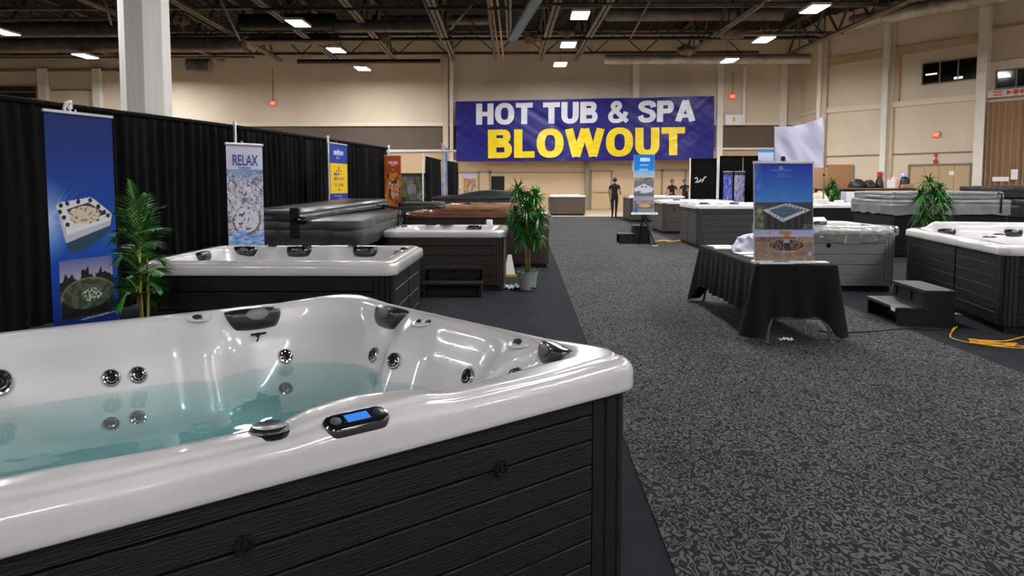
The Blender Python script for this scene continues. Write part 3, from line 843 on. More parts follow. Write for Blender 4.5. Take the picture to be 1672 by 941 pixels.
# cross girders between trusses
gird = [(15.0, 'nearest'), (25.0, 'second'), (33.0, 'third'), (39.0, 'fourth'), (44.6, 'fifth, closest to the back wall')]
g0 = None
for Y, nm in gird:
    if g0 is None:
        g0 = thing('cross_girder', 'x', 'girder', group='cross girders')
        mb = MB(); mb.box(-30, 15.8, -.08, .08, 0, .03); mb.box(-30, 15.8, -.015, .015, 0, .16); mb.build('bottom_flange', truss_m, g0)
        mb = MB(); mb.box(-30, 15.8, -.08, .08, 1.3, 1.36); mb.build('top_flange', truss_w, g0)
        mb = MB(); x = -30; up = True
        while x < 14.4:
            mb.tube([(x, 0, .05 if up else 1.3), (x+1.4, 0, 1.3 if up else .05)], .035, 5); x += 1.4; up = not up
        mb.build('lattice', truss_w, g0); o = g0
    else: o = dup(g0)
    o.location = (0, Y, 8.95); o['label'] = 'dark lattice girder crossing the trusses, %s from the back wall side count' % nm if False else 'dark lattice girder crossing under the roof, %s' % nm
    if Y > 40: o.location.x = -2.5
# ---- ducts running across
def duct(label, x0, x1, Y, z, r, m_, name='air_duct', seams=1.6, end=True):
    mb = MB(); x = x0; pts = []
    prof = []
    L = x1-x0; n = max(2, int(L/seams))
    for i in range(n):
        a = i*L/n; b_ = (i+1)*L/n
        prof += [(r, a), (r, b_-.06), (r*1.05, b_-.05), (r*1.05, b_-.01)]
    prof.append((r, L))
    mb.M = Matrix.Translation((x0, Y, z)) @ Matrix.Rotation(PI/2, 4, 'Y')
    mb.lathe(prof, 20); o = mb.build(name, m_, smooth='auto')
    tag(o, label, 'duct'); o['group'] = 'ceiling ducts'; return o
duct('thick round air duct crossing the upper left corner, upper one', PX(-200, 34), PX(208, 34)+.6, 34, Hc(51, 34), .33, duct_m)
duct('thick round air duct crossing the left ceiling just behind the white column', PX(-250, 37.5), PX(405, 37.5), 37.5, Hc(75, 37.5), .36, duct_m)
duct('black round air duct left of centre behind a bright ceiling light', PX(400, 35), PX(552, 35), 35, Hc(40, 35), .36, duct_d)
duct('grey round air duct segment ending left of the central trusses', PX(552, 35), PX(712, 35), 35, Hc(47, 35), .27, duct_m)
duct('brown round air duct below the black one left of centre', PX(415, 39), PX(560, 39), 39, Hc(67, 39), .27, duct_m)
duct('long grey round air duct right of centre, upper one', PX(975, 36), PX(1300, 36), 36, Hc(10, 36), .28, duct_m)
duct('long dark round air duct right of centre, middle one', PX(985, 38), PX(1270, 38), 38, Hc(30, 38), .33, duct_m)
duct('silver round air duct near the back wall ending above the big banner', PX(985, 43), PX(1316, 43), 43, Hc(101, 43), .27, duct_s)
duct('grey round air duct left of the hanging banner, high above the aisle', PX(610, 40), PX(800, 40), 40, Hc(38, 40), .25, duct_m)
o = duct('silver round duct running along the top of the right-hand wall', 0, 14, 0, 0, .36, duct_s)
q = OP(ot(1400), .9); o.location = (q.x, q.y, 9.75); o.rotation_euler.z = ORZ
o = duct('short blunt duct stub hanging under the ceiling right of the white column', PX(313, 37), PX(350, 37), 37, Hc(109, 37), .33, duct_m, seams=.5)
# long thin pipes across
for (px0, px1, Y, yy, r, m_, lab) in [(300, 1330, 38.5, 68, .085, duct_d, 'thin black sprinkler pipe crossing the whole ceiling'),
                                     (490, 720, 44, 103, .12, duct_d, 'dark pipe along the top of the back wall left of the banner'),
                                     (-100, 208, 31, 34, .06, truss_m, 'thin brown pipe crossing above the upper left duct'),
                                     (-50, 420, 43, 96, .07, truss_m, 'thin pipe close to the back wall on the left'),
                                     (420, 860, 30, 20, .06, truss_w, 'thin dark pipe high above the middle of the curtain'),
                                     (860, 1400, 30, 14, .06, truss_w, 'thin dark pipe high above the right-hand tubs')]:
    mb = MB(); mb.M = Matrix.Translation((PX(px0, Y), Y, Hc(yy, Y))) @ Matrix.Rotation(PI/2, 4, 'Y'); L = PX(px1, Y)-PX(px0, Y)
    mb.lathe([(r, 0), (r, L)], 10); 
    o = mb.build('ceiling_pipe', m_, smooth='auto'); tag(o, lab, 'pipe', 'ceiling pipes')
# conduits running along the hall above the banner
for (pxb, Yb, pxt, col_, r, lab) in [(815, 44, 802, '#b08a5a', .05, 'tan conduit pipe above the banner, left of the bundle'), (822, 44, 812, '#c7b48c', .045, 'cream conduit pipe above the banner, middle of the bundle'),
                               (829, 38, 826, '#a89a52', .05, 'olive conduit pipe above the banner, right of the bundle'), (834, 36, 833, '#6f93b8', .05, 'pale blue conduit pipe above the banner'),
                               (808, 42, 797, '#4d5a68', .07, 'slate conduit pipe left of the coloured bundle')]:
    p1 = atY(pxb, 95 if Yb > 40 else 62, Yb); d = ray(pxt, 0); z_ = p1.z; t_ = (z_-CZ)/d.z; p0 = d*t_; p0.z = z_
    mb = MB(); mb.tube([p1, p0, p0+(p0-p1)*.6], r, 8); o = mb.build('conduit_pipe', mat('conduit_'+col_[1:], col_, .5), smooth='auto'); tag(o, lab, 'pipe', 'conduit bundle')
p1 = atY(836, 58, 36)-Vector((0, 0, .25)); d = ray(877, 0); p0 = d*((p1.z-CZ)/d.z); p0.z = p1.z; dv = (p0-p1)
mb = MB(); nv = Vector((-dv.y, dv.x, 0)).normalized()
A_, B_ = p1, p0+dv*.4
for o_, z0_, z1_ in ((-.2, 0, .12), (.2, 0, .12)):
    a = A_+nv*o_; b_ = B_+nv*o_; w_ = nv*.02
    mb.add([tuple(a-w_), tuple(a+w_), tuple(b_+w_), tuple(b_-w_)]+[tuple(v+Vector((0, 0, z1_))) for v in (a-w_, a+w_, b_+w_, b_-w_)], [(3,2,1,0),(4,5,6,7),(0,1,5,4),(1,2,6,5),(2,3,7,6),(3,0,4,7)])
a, b_ = A_-nv*.2, B_-nv*.2; c_, d_ = A_+nv*.2, B_+nv*.2
mb.add([tuple(a), tuple(c_), tuple(d_), tuple(b_)]+[tuple(v+Vector((0, 0, .02))) for v in (a, c_, d_, b_)], [(3,2,1,0),(4,5,6,7),(0,1,5,4),(1,2,6,5),(2,3,7,6),(3,0,4,7)])
tag(mb.build('cable_tray', mat('tray_blue', '#5f83a8', .45)), 'blue-grey cable tray slanting down towards the top of the banner', 'cable tray')
# hanging braces / torn insulation near the ceiling
rnd = random.Random(3)
for (px, yy, Y, sx, sz, lab) in [(1195, 55, 37, 1.6, .45, 'crumpled pale insulation hanging over the middle of the right-hand ducts'), (1120, 82, 41, 1.0, .5, 'crumpled pale insulation beside the silver duct'),
                                 (630, 60, 36, .5, .5, 'torn cream insulation on a truss left of the banner'), (925, 55, 37, .8, .3, 'torn tan insulation hanging above the aisle lights'),
                                 (868, 62, 38, .9, .5, 'torn tan insulation just right of the coloured conduits'), (295, 33, 33, .7, .5, 'pale insulation bundle right of the white column top')]:
    mb = MB(); c = atY(px, yy, Y)
    def P(u, v):
        th = u*2*PI; ph = v*PI; n_ = 1+.55*nz(3*math.cos(th)+px, 3*math.sin(th), v*4)
        return (c.x+sx*.5*math.sin(ph)*math.cos(th)*n_, c.y+.25*math.sin(ph)*math.sin(th)*n_, c.z+sz*.5*math.cos(ph)*n_)
    mb.grid(18, 10, P); o = mb.build('insulation', mat('insulation', '#8a7a66', .9, noise_s=3, noise_a=.3), smooth=False); tag(o, lab, 'insulation', 'loose insulation')
for (pa, ya, Ya_, pb, yb, Yb_, lab) in [(1062, 0, 27, 1030, 62, 36, 'thin brace rod slanting down beside the aisle lights'), (1252, 0, 26, 1170, 60, 34, 'slanting brace rod above the middle right-hand duct'),
                                (770, 8, 28, 735, 48, 33, 'slanting brace rod left of the coloured conduits'), (690, 0, 26, 722, 70, 36, 'slanting brace rod over the grey duct left of the banner'),
                                (170, 0, 26, 182, 40, 31, 'short brace rod left of the white column'), (360, 0, 26, 392, 66, 34, 'slanting brace rod right of the white column')]:
    mb = MB(); mb.tube([tuple(atY(pa, ya, Ya_)), tuple(atY(pb, yb, Yb_))], .045, 6); o = mb.build('brace_rod', truss_m, smooth=True); tag(o, lab, 'brace', 'ceiling brace rods')
# white octagonal column on the left
mb = MB(); cY = 12.3; cx_ = PX(244.5, cY); r_ = .345
prof = [[(cx_+r_*(1/math.cos(PI/8))*math.cos(2*PI*(i+.5)/8), cY+r_*(1/math.cos(PI/8))*math.sin(2*PI*(i+.5)/8), z) for i in range(8)] for z in (0, ZC)]
mb.rings(prof, True, True); o = mb.build('column', wpaint); struct(o, 'white octagonal roof column behind the black curtain'); o.name = 'trim_column'

# ---- exit signs
def exit_sign(label, x, y, z, rz, w=.42, cordlen=0):
    t = thing('exit_sign', label, 'exit sign', (x, y, z), rz, 'exit signs')
    mb = MB(); mb.box(-w/2, w/2, -.06, 0, 0, w*.75, .01); mb.build('housing', mat('exit_housing', '#9c948a', .5), t)
    mb = MB(); mb.box(-w/2+.03, w/2-.03, -.068, -.058, .03, w*.75-.03); f = mb.build('face', red, t)
    o = text_mesh('EXIT', mat('exit_letters', '#ffd8c8', .5, emit='#ffb090', es=1.0), w*.62, w*.34, t, off=.01, xf=lambda c: Vector((c.x-w*.31, -.071, c.z+w*.2)))
    if cordlen:
        mb = MB(); mb.tube([(0, -.02, w*.75), (0, -.02, cordlen)], .02, 6); mb.build('conduit', frame_m, t)
    return t
p = atY(446, 173, YB-.05); exit_sign('red exit sign high on the back wall left of the big banner', p.x, YB-.02, p.z, 0, .42, 2.3)
p = atY(1196, 162, YB-.05); exit_sign('red exit sign right of the big banner', p.x, YB-.02, p.z, 0, .42, 1.6)
q = OP(ot(1527), .02); exit_sign('small pale exit sign on the right-hand wall above the doorway', q.x, q.y, 3.75, ORZ, .36)
# junction box near the banner
p = atY(1196, 205, YB-.1)
t = thing('electrical_box', 'white electrical box on the ledge right of the big banner', 'electrical box', (p.x, YB-.15, p.z))
mb = MB(); mb.box(-.5, .5, -.25, 0, 0, .62, .02); mb.build('housing', white, t)
mb = MB(); mb.box(-.06, .06, -.28, -.25, .2, .45, .01); mb.build('latch', yelb, t)
# sign beam above brown curtain on the right
t0 = ot(1611)
mb = MB(); obox(mb, t0, t0+5.5, .05, .3, 5.38, 5.68); bm_ = mb.build('sign_beam', mat('sign_beam_grey', '#c9c4bd', .5)); tag(bm_, 'pale sign beam with red symbols above the brown curtain on the right wall', 'sign')
mb = MB()
def osym(t, z, kind, s=.09):
    q = OP(t, .305); 
    M = Matrix.Translation((q.x, q.y, z)) @ Matrix.Rotation(ORZ+PI, 4, 'Z')
    mb.M = Matrix.Translation((q.x, q.y, z)) @ frame_from(Vector((ON.x, ON.y, 0)))
    if kind == 'c': mb.lathe([(s, 0), (s, .006), (.001, .006)], 16)
    elif kind == 't': mb.add([(-s, s, .004), (-s, -s, .004), (s, 0, .004)], [(0, 1, 2)])
    elif kind == 'd': mb.add([(-s, 0, .004), (0, -s, .004), (s, 0, .004), (0, s, .004)], [(0, 1, 2, 3)])
    elif kind == 'l':
        for j in range(2): mb.add([(-s*1.6, s*.2-j*s, .004), (s*1.6, s*.2-j*s, .004), (s*1.6, s*.7-j*s, .004), (-s*1.6, s*.7-j*s, .004)], [(0, 1, 2, 3)])
for i, (px, kd) in enumerate([(1628, 'l'), (1647, 't'), (1657, 'c'), (1667, 'd')]): osym(ot(px), 5.55, kd, .12)
mb.M = Matrix(); mb.build('red_symbols', redp, bm_)
# brown pleated curtain on the right wall
mb = MB(); tb0 = ot(1613); tb1 = tb0+5.4
def P(u, v):
    t_ = tb0+(tb1-tb0)*u; w_ = .09*math.sin(u*PI*2*22+1.5*math.sin(u*17))+.02*nz(u*40, v*2)
    q = OP(t_, .32+w_*(1-.3*v)); return (q.x, q.y, .03+5.15*v)
mb.grid(260, 3, P); tag(mb.build('wall_curtain', brownc, smooth=True), 'tall brown pleated curtain hanging on the right-hand wall', 'curtain')
# red alarm device + notices
q = OP(ot(1527), .02)
mb = MB(); mb.M = Matrix.Translation((q.x, q.y, 2.72)) @ frame_from(Vector((ON.x, ON.y, 0))); mb.box(-.02, .02, -.3, .3, 0, .03, .004); mb.lathe([(.11, .0), (.11, .06), (.05, .08)], 16, c=(0, -.12, 0)); mb.box(-.08, .08, .12, .26, 0, .06, .01)
tag(mb.build('fire_alarm', redp, smooth='auto'), 'red fire alarm bell below the pale exit sign over the right doorway', 'fire alarm')
q = OP(ot(1443), .33)
mb = MB(); mb.M = Matrix.Translation((q.x, q.y, 1.95)) @ frame_from(Vector((ON.x, ON.y, 0))); mb.box(-.12, .12, -.2, .2, 0, .12, .03); mb.lathe([(.09, .12), (.07, .16), (.001, .17)], 14)
tag(mb.build('alarm_box', redp, smooth='auto'), 'small red alarm box on the white pillar of the right-hand wall', 'alarm')

# ------------------------------------------------------------------ other hot tubs
def tub_at(label, x0, y0, W, L, H, rz=0, **kw):
    """front-left corner at x0,y0 (axis aligned unless rz)"""
    c = Vector((W/2, L/2)); c = Vector((c.x*math.cos(rz)-c.y*math.sin(rz), c.x*math.sin(rz)+c.y*math.cos(rz)))
    return hot_tub(label, x0+c.x, y0+c.y, rz, W, L, H, **kw)
tub_at('white-rimmed black hot tub directly behind the near tub, with grey head pillows', -3.12, 5.98, 2.10, 1.72, .93, nb=5,
       split=(0,), jets=[(1, .55, .74, .03), (1, -.1, .74, .03), (1, -.7, .74, .03), (2, -.3, .74, .03)], pillows=[(1, .72, 1), (1, .18, 0), (1, -.48, 0), (2, -.1, 0)],
       ovals=[(.35, .70, .05, .02), (-.1, .7, .05, .02), (.92, .4, .04, .03), (-.45, .7, .05, .02)], panel=(.93, .0, PI/2), pillars=((1, -.15, .08, .05), (1, .5, .07, .05)), water=None, sub=2, n=24, m=9, vents=((3, .12, .62),))
tub_at('white-rimmed brown hot tub with black steps in front, small white box on rim', -2.08, 11.0, 1.80, 1.55, .88, nb=5, skirt=brn, post=brnp,
       pillows=[(1, -.35, 0)], ovals=[(-.35, .58, .09, .05), (-.1, .6, .11, .05), (-.72, .2, .05, .1)], sub=2, r=.16, pillars=((1, 0.1, .08, .05),), jets=[(1, .2, .7, .03)], flutes=3)
tub_at('large brown hot tub with brown rim behind the tall bushy palm', -2.25, 14.0, 2.72, 2.1, 1.02, nb=5, skirt=brn, post=brnl, shell=acryb,
       ovals=[(.3, .8, .08, .04), (-.6, .8, .08, .04)], sub=2, r=.2, water=.86, depth=1, jets=[(1, .3, .85, .035), (1, -.3, .85, .035), (1, .8, .85, .035)])
tub_at('light brown rimmed hot tub behind the large brown one', -2.05, 18.1, 2.1, 2.1, 1.05, nb=5, skirt=brn, post=brnp, shell=acrybl, sub=1, r=.2, ovals=[(0, .8, .1, .04)], pillows=[(1, .5, 0)])
tub_at('far taupe hot tub with a white rim standing alone near the back wall', PX(896, 37.4)+.0, 37.45, PX(957, 37.4)-PX(896, 37.4), 2.0, 1.0, nb=5, skirt=taupe, sub=1, r=.12, ovals=[(-.4, -.7, .1, .05), (.2, -.8, .08, .05)])
# right hand row
tub_at('dark grey hot tub beside the aisle between the easel sign and draped table', 4.1, 18.5, 2.3, 2.15, 1.05, nb=6, skirt=gryd, sub=1, r=.2, split=(0,), n=16,
       pillows=[(1, .5, 0), (1, -.3, 0), (2, 0, 0)], ovals=[(-.8, -.7, .1, .05), (-.5, -.8, .12, .06), (.9, -.5, .07, .05)])
tub_at('warm grey hot tub with a white rim half hidden behind the easel sign', 4.2, 23.7, 2.3, 2.2, 1.03, nb=6, skirt=gryw, sub=1, r=.3, pillows=[(1, .3, 0)], vents=((3, -.75, .75),), ovals=[(.5, .8, .12, .05)])
tub_at('far dark grey hot tub next to the standing person', 4.22, 31.2, 2.3, 2.4, 1.05, nb=6, skirt=gryw, sub=1, r=.3, ovals=[(.5, -.8, .12, .05)])
tub_at('far pale hot tub seen between the easel sign and the black booth curtain', 6.75, 29.0, 2.2, 2.2, 1.07, nb=6, skirt=gryd, sub=1, r=.4, ovals=[(-.2, .5, .12, .06)])
tub_at('white-rimmed black hot tub behind the printed poster, with white boxes on its rim', 7.5, 20.3, 2.83, 2.2, 1.02, nb=5, skirt=blk, sub=1, r=.15, pillows=[(1, .9, 0), (1, -.9, 0)], ovals=[(.2, .8, .12, .05), (-.9, -.8, .08, .05)])
tub_at('light grey hot tub wrapped in clear film behind the draped table', 3.76, 11.02, 1.60, 1.95, .93, nb=5, skirt=gry, shell=acry2, sub=2, r=.3, n=20, m=10,
       lifts=((1, -.55, .55, .06),), pillows=[(1, .25, 1), (1, -.35, 0), (0, -.2, 0)], ovals=[(.1, -.82, .06, .03)], pmat=blkgl, vents=((3, -.2, .66),))
B13 = R(-10); e13 = Vector((math.sin(-B13), math.cos(B13))); r13 = Vector((math.cos(B13), -math.sin(-B13)))
A13 = Vector((4.90, 7.90))
tub_at('long white-rimmed black hot tub on the right with steps and yellow cord', A13.x-.02, A13.y, 2.35, 3.28, .92, rz=B13, nb=6, skirt=blk, post=blkp, sub=2, n=26, m=10, r=.14, split=(.28,),
       lifts=((1, -.85, .85, .09), (0, -.3, 1.3, .07)), pillows=[(1, .65, 0), (1, -.2, 1), (0, .9, 0)], ovals=[(-.80, -.35, .075, .05), (-.45, .2, .10, .05)], jets=[(0, .5, .7, .035), (1, .2, .7, .035)], pillars=((0, .2, .12, .06), (2, -.3, .1, .05)))
# square black control plate on the long tub's rim
def loc13(x, y):
    c = A13+Vector((-.02, 0)); return Vector((c.x+x*math.cos(B13)-y*math.sin(B13), c.y+x*math.sin(B13)+y*math.cos(B13)))

# clear film hanging over the grey tub
mb = MB()
def P(u, v):
    x = 4.10+1.22*u; d = v
    dz = .12+.13*math.sin(u*PI)+.03*nz(u*9, 3)
    y = 11.02+(.34 if v < .35 else .34-(v-.35)/.3*.36) if v < .65 else 11.02-.025-.03*abs(nz(u*14, v*3))
    z = (.945+.006*nz(u*12, v*8)) if v < .6 else .945-(v-.6)/.4*dz
    return (x, y-.01, z)
mb.grid(70, 18, P); tag(mb.build('plastic_film', film, smooth=True), 'crumpled clear plastic film draped over the front rim of the light grey tub', 'plastic film')

# ---- covered swim spa on the left
x0, x1, y0, y1 = -3.72, -2.14, 9.8, 13.2
t = thing('covered_hot_tub', 'long dark tub under a folded grey vinyl cover beside the black curtain', 'hot tub', ((x0+x1)/2, (y0+y1)/2, 0))
w, l = (x1-x0)/2, (y1-y0)/2
mb = MB()
for sd in range(4):
    ang = sd*PI/2; cxn, cyn = round(math.cos(ang)), round(math.sin(ang)); hl = (l if sd % 2 == 0 else w)-.05; off = (w if sd % 2 == 0 else l)-.05
    panel_boards(mb, (off*cxn+hl*cyn, off*cyn-hl*cxn), (off*cxn-hl*cyn, off*cyn+hl*cxn), (cxn, cyn), .06, .86, 5)
mb.box(-w+.06, w-.06, -l+.06, l-.06, .0, .86); mb.build('skirt', blk, t)
def slab(x0, x1, y0, y1, z0, z1, bul, seed, skew=0, drop=0):
    mb = MB()
    pts = side_pts((x1-x0)/2, (y1-y0)/2, .07, 26, 5); cx, cy = (x0+x1)/2, (y0+y1)/2
    hz = z1-z0
    prof = [(.0, -drop), (.0, hz*.0), (-.012, hz*.3), (.0, hz*.48), (.008, hz*.5), (.0, hz*.52), (-.008, hz*.75), (.01, hz*.97), (.05, hz*1.0), (.25, hz*1.03), (.6, hz*1.06)]
    rs = []
    for d, z in prof:
        ring = []
        for p in pts:
            n_ = .02*nz(p[0]*5+seed, p[1]*5, z*9)
            sx = (1-d/((x1-x0)/2)) if d > .04 else 1; sy = (1-d/((y1-y0)/2)) if d > .04 else 1
            X = p[0]*sx-p[2]*(d if d <= .04 else 0)+p[2]*n_*(z < hz*.9); Y = p[1]*sy-p[3]*(d if d <= .04 else 0)+p[3]*n_*(z < hz*.9)
            zz = z0+z+(.006*nz(X*3, Y*3, seed))+(0 if z >= 0 else .035*nz(p[0]*4+seed, p[1]*4, 1))
            ring.append((cx+X+skew*(Y+(y1-y0)/2), cy+Y, zz+bul*Y))
        rs.append(ring)
    mb.rings(rs, False, True); return mb
slab(-w-.02, w+.02, -l-.02, l+.02, .86, 1.09, .008, 1, drop=.12).build('cover_panel', cover, t, smooth='auto')
slab(-w-.0, -w+.78, -l-.04, l+.05, 1.12, 1.25, .025, 5, skew=.16).build('folded_cover_panel', cover, t, smooth='auto')
mb = MB(); mb.box(-w+.70, -w+.82, -l-.06, -l+.02, .86, 1.24, .01); mb.build('strap', rub, t)
mb = MB(); mb.tube([(w+.03, l-.55, .84), (w+.045, l-.55, 1.13), (w-.35, l-.55, 1.20)], .014, 6); mb.build('strap', rub, t)
mb = MB(); mb.tube([(w+.03, l-.25, .90), (w+.045, l-.25, 1.13), (w-.35, l-.25, 1.20)], .014, 6); mb.build('strap', rub, t)
mb = MB(); mb.lathe([(.11, 0), (.12, .05), (.08, .07), (.001, .075)], 18); o = mb.build('buckle', blkgl, t, smooth='auto'); o.location = (-w+.84, -l-.05, 1.08); o.rotation_euler = (PI/2, 0, 0); o.scale = (.8, .4, .6)
# dark glossy cover lifter pieces behind it
c0 = atY(683, 340, 16.2); tC = thing('covered_crate', 'low dark covered crate behind the folded grey cover at the end of the curtain', 'crate', (c0.x-.05, 17.2, 0))
mb = MB(); mb.box(-.45, .45, -.42, .42, 0, 1.02, .03); mb.build('crate', rub, tC)
slab(-.48, .48, -.45, .45, 1.0, 1.14, .0, 7, drop=.08).build('cover', cover, tC, smooth='auto')
# black covered tub further back
tB = thing('covered_hot_tub', 'dark tub under a glossy black cover with a raised fold, behind the brown tubs', 'hot tub', (PX(785, 24), 24.5, 0))
mb = MB(); mb.box(-1.4, 1.2, -1.1, 1.1, 0, .95, .04); mb.build('skirt', blk, tB)
slab(-1.45, 1.25, -1.15, 1.15, .93, 1.16, 0, 9, drop=.1).build('cover_panel', coverd, tB, smooth='auto')
mb = MB()
def P(u, v): return (-.8+1.9*u, -1.0+1.9*v, 1.17+.26*math.sin(min(1, u*1.3)*PI*.5)*(1-.5*u)*sst((v)/.2)*sst((1-v)/.2)+.02*nz(u*7, v*6))
mb.grid(30, 14, P); mb.build('raised_fold', coverd, tB, smooth=True)
# right covered tubs
def cov(label, pxa, pxb, Y, zt, mt, seed, L=2.2, base=blk, zb_=.85, fold=True):
    xa, xb = PX(pxa, Y), PX(pxb, Y); t = thing('covered_hot_tub', label, 'hot tub', ((xa+xb)/2, Y+L/2, 0)); w = (xb-xa)/2
    mb = MB(); mb.box(-w+.05, w-.05, -L/2+.05, L/2-.05, 0, zb_+.02, .03); mb.build('skirt', base, t)
    slab(-w, w, -L/2, L/2, zb_, zb_+(zt-zb_)*.5, 0, seed, drop=.14).build('cover_panel', mt, t, smooth='auto')
    if fold: slab(-w+.03, w-.1, -L/2+.1, L/2-.1, zb_+(zt-zb_)*.55, zt, .0, seed+3).build('folded_cover_panel', mt, t, smooth='auto')
    mb = MB(); mb.tube([(w*.8, -L/2-.02, zb_-.1), (w*.8, -L/2-.02, zt-.05), (w*.8, -L/2+.3, zt+.02)], .02, 6); mb.build('strap', rub, t)
    return t
cov('tub under a light grey crumpled vinyl cover behind the far right palm', 1462, 1655, 16.2, 1.38, coverl, 2, zb_=1.04)
cov('tub under a black vinyl cover at the right edge, behind the light grey covered one', 1640, 1760, 19.6, 1.48, coverd, 4)
cov('low tub under a black cover further back along the right-hand wall', 1560, 1700, 25.5, 1.36, coverd, 8, fold=False)
cov('wide tub with a black cover below the row of black bags on the right', 1388, 1500, 26.3, 1.36, cover, 6, zb_=1.05, fold=False)
# counter with goods
Yc = 29.0; xa, xb = PX(1340, Yc), PX(1500, Yc)
t = thing('display_counter', 'long counter with a brown wooden top along the right, carrying black bags', 'counter', ((xa+xb)/2, Yc+.4, 0))
w = (xb-xa)/2; mb = MB(); mb.box(-w, w, -.35, .35, 1.33, 1.38, .01); mb.build('counter_top', wood, t)
mb = MB(); mb.box(-w+.05, w-.05, -.30, .30, 0, 1.33); mb.build('counter_front', rub, t)
zt = 1.38
def blob(name, label, cat, px, Y, z, w, h, d, m_, seed=0, rough=.25, grp=None):
    mb = MB(); c = Vector((PX(px, Y), Y, z))
    def P(u, v):
        th = u*2*PI; ph = (v)*PI*.5+PI*.0
        n_ = 1+rough*nz(2*math.cos(th)+seed, 2*math.sin(th), v*3+seed)
        ct, st = math.cos(th), math.sin(th)
        k = (abs(ct)**3+abs(st)**3)**(-1/3)
        rr = math.cos(ph)**.5 if ph < PI/2-1e-6 else 0
        return (c.x+w/2*rr*ct*k*n_, c.y+d/2*rr*st*k*n_, c.z+h*math.sin(ph)*(1+rough*.3*nz(ct*3, st*3, seed)))
    mb.grid(20, 10, P); o = mb.build(name, m_, smooth='auto'); return tag(o, label, cat, grp)
blob('bag', 'black bag at the left end of the row on the wooden counter', 'bag', 1398, Yc+.4, zt, .55, .34, .5, coverd, 3)
blob('bag', 'black bag in the middle of the row on the wooden counter', 'bag', 1419, Yc+.4, zt, .38, .3, .4, coverd, 6)
blob('bag', 'black pointed bag right of the middle one on the wooden counter', 'bag', 1436, Yc+.4, zt, .28, .38, .3, coverd, 9, .3)
blob('bag', 'black bag under a pale cap at the right end of the counter', 'bag', 1477, Yc+.4, zt, .34, .42, .3, coverd, 12)
blob('cap', 'pale blue cap lying on the rightmost black bag', 'cap', 1476, Yc+.4, zt+.43, .2, .14, .2, mat('cap_blue', '#a8b4d8', .8), 2)
blob('pillow', 'pink and cream cushion left of the capped bag on the counter', 'cushion', 1461, Yc+.4, zt, .3, .42, .25, mat('cushion_pink', '#d9b7a8', .85), 5)
mb = MB(); c = Vector((PX(1458, Yc), Yc+.15, zt)); mb.box(c.x-.14, c.x+.14, c.y-.03, c.y+.03, zt, zt+.3, .01); tag(mb.build('sign_card', paper), 'white card standing on the right part of the counter', 'card')
mb = MB(); c = Vector((PX(1484, Yc), Yc+.1, zt)); mb.box(c.x-.22, c.x+.22, c.y-.1, c.y+.1, zt, zt+.14, .02); tag(mb.build('basket', card), 'low brown basket at the right end of the counter', 'basket')
# white boxes on tub rims
def bx(name, label, cat, px, Y, z, w, h, d, m_, c=.01):
    X = PX(px, Y); mb = MB(); mb.box(X-w/2, X+w/2, Y-d/2, Y+d/2, z, z+h, c); return tag(mb.build(name, m_), label, cat)
bx('carton', 'wide white carton standing behind the far white tub rim', 'box', 1396, 23.0, 0, .66, 1.31, .4, mat('carton_white', '#d2cfdd', .7))
bx('foam_block', 'white foam block on the left of the far white tub rim', 'box', 1342, 20.5, 1.03, .30, .11, .25, white)
bx('foam_block', 'small white foam block right of the larger one on the far tub rim', 'box', 1371, 20.5, 1.03, .2, .08, .2, white)
bx('carton', 'small white box standing on the rim of the white and brown tub', 'box', 799, 12.22, .885, .10, .09, .08, white)
blob('towel_heap', 'cream cushions piled left of the brown door on the right', 'cushion', 1338, 24.6, 0, .7, 1.25, .5, mat('cream_fabric', '#d8c8b0', .9), 3)
bx('carton', 'cream cardboard box beside the piled cushions on the right', 'box', 1346, 27.2, 0, .35, 1.3, .35, mat('carton_cream', '#cfae88', .8))
bx('partition_board', 'brown wooden partition board behind the white sheet pole', 'board', 1372, 30.5, 0, 1.0, 2.3, .05, mat('board_brown', '#9c7148', .7))
bx('partition_board', 'tan partition board between the poster and the white sheet pole', 'board', 1335, 31.5, 0, 1.0, 2.2, .05, mat('board_tan', '#b08e68', .7))
bx('loudspeaker', 'tall black cabinet by the back wall left of the bushy palm', 'cabinet', 813, 31, 0, .52, 1.85, .5, rub, .03)
for i, (px, z, lab) in enumerate([(1368, 2.15, 'pale notice on the brown door behind the row of bags'), (1390, 2.1, 'long white poster on the right wall above the bags'), (1554, 2.05, 'small white notice on the wide right doorway')]):
    q = OP(ot(px), .05); mb = MB(); mb.M = Matrix.Translation((q.x, q.y, z)) @ frame_from(Vector((ON.x, ON.y, 0)))
    s_ = (.16, .3) if i < 1 else ((.17, .38) if i == 1 else (.12, .1)); mb.box(-s_[0], s_[0], -s_[1], s_[1], 0, .012)
    if i == 1: mb.mat(paperb)
    tag(mb.build('wall_notice', paper), lab, 'notice')
for i, (px, z, w_) in enumerate([(1642, 1.75, .34), (1664, 1.95, .14)]):
    q = OP(ot(px), .46); mb = MB(); mb.M = Matrix.Translation((q.x, q.y, z)) @ frame_from(Vector((ON.x, ON.y, 0))); mb.box(-w_, w_, -.1-.12*i, .1+.12*i, 0, .01)
    tag(mb.build('wall_notice', paper), ['wide white paper pinned low on the brown curtain', 'narrow white paper pinned on the brown curtain at the right edge'][i], 'notice')

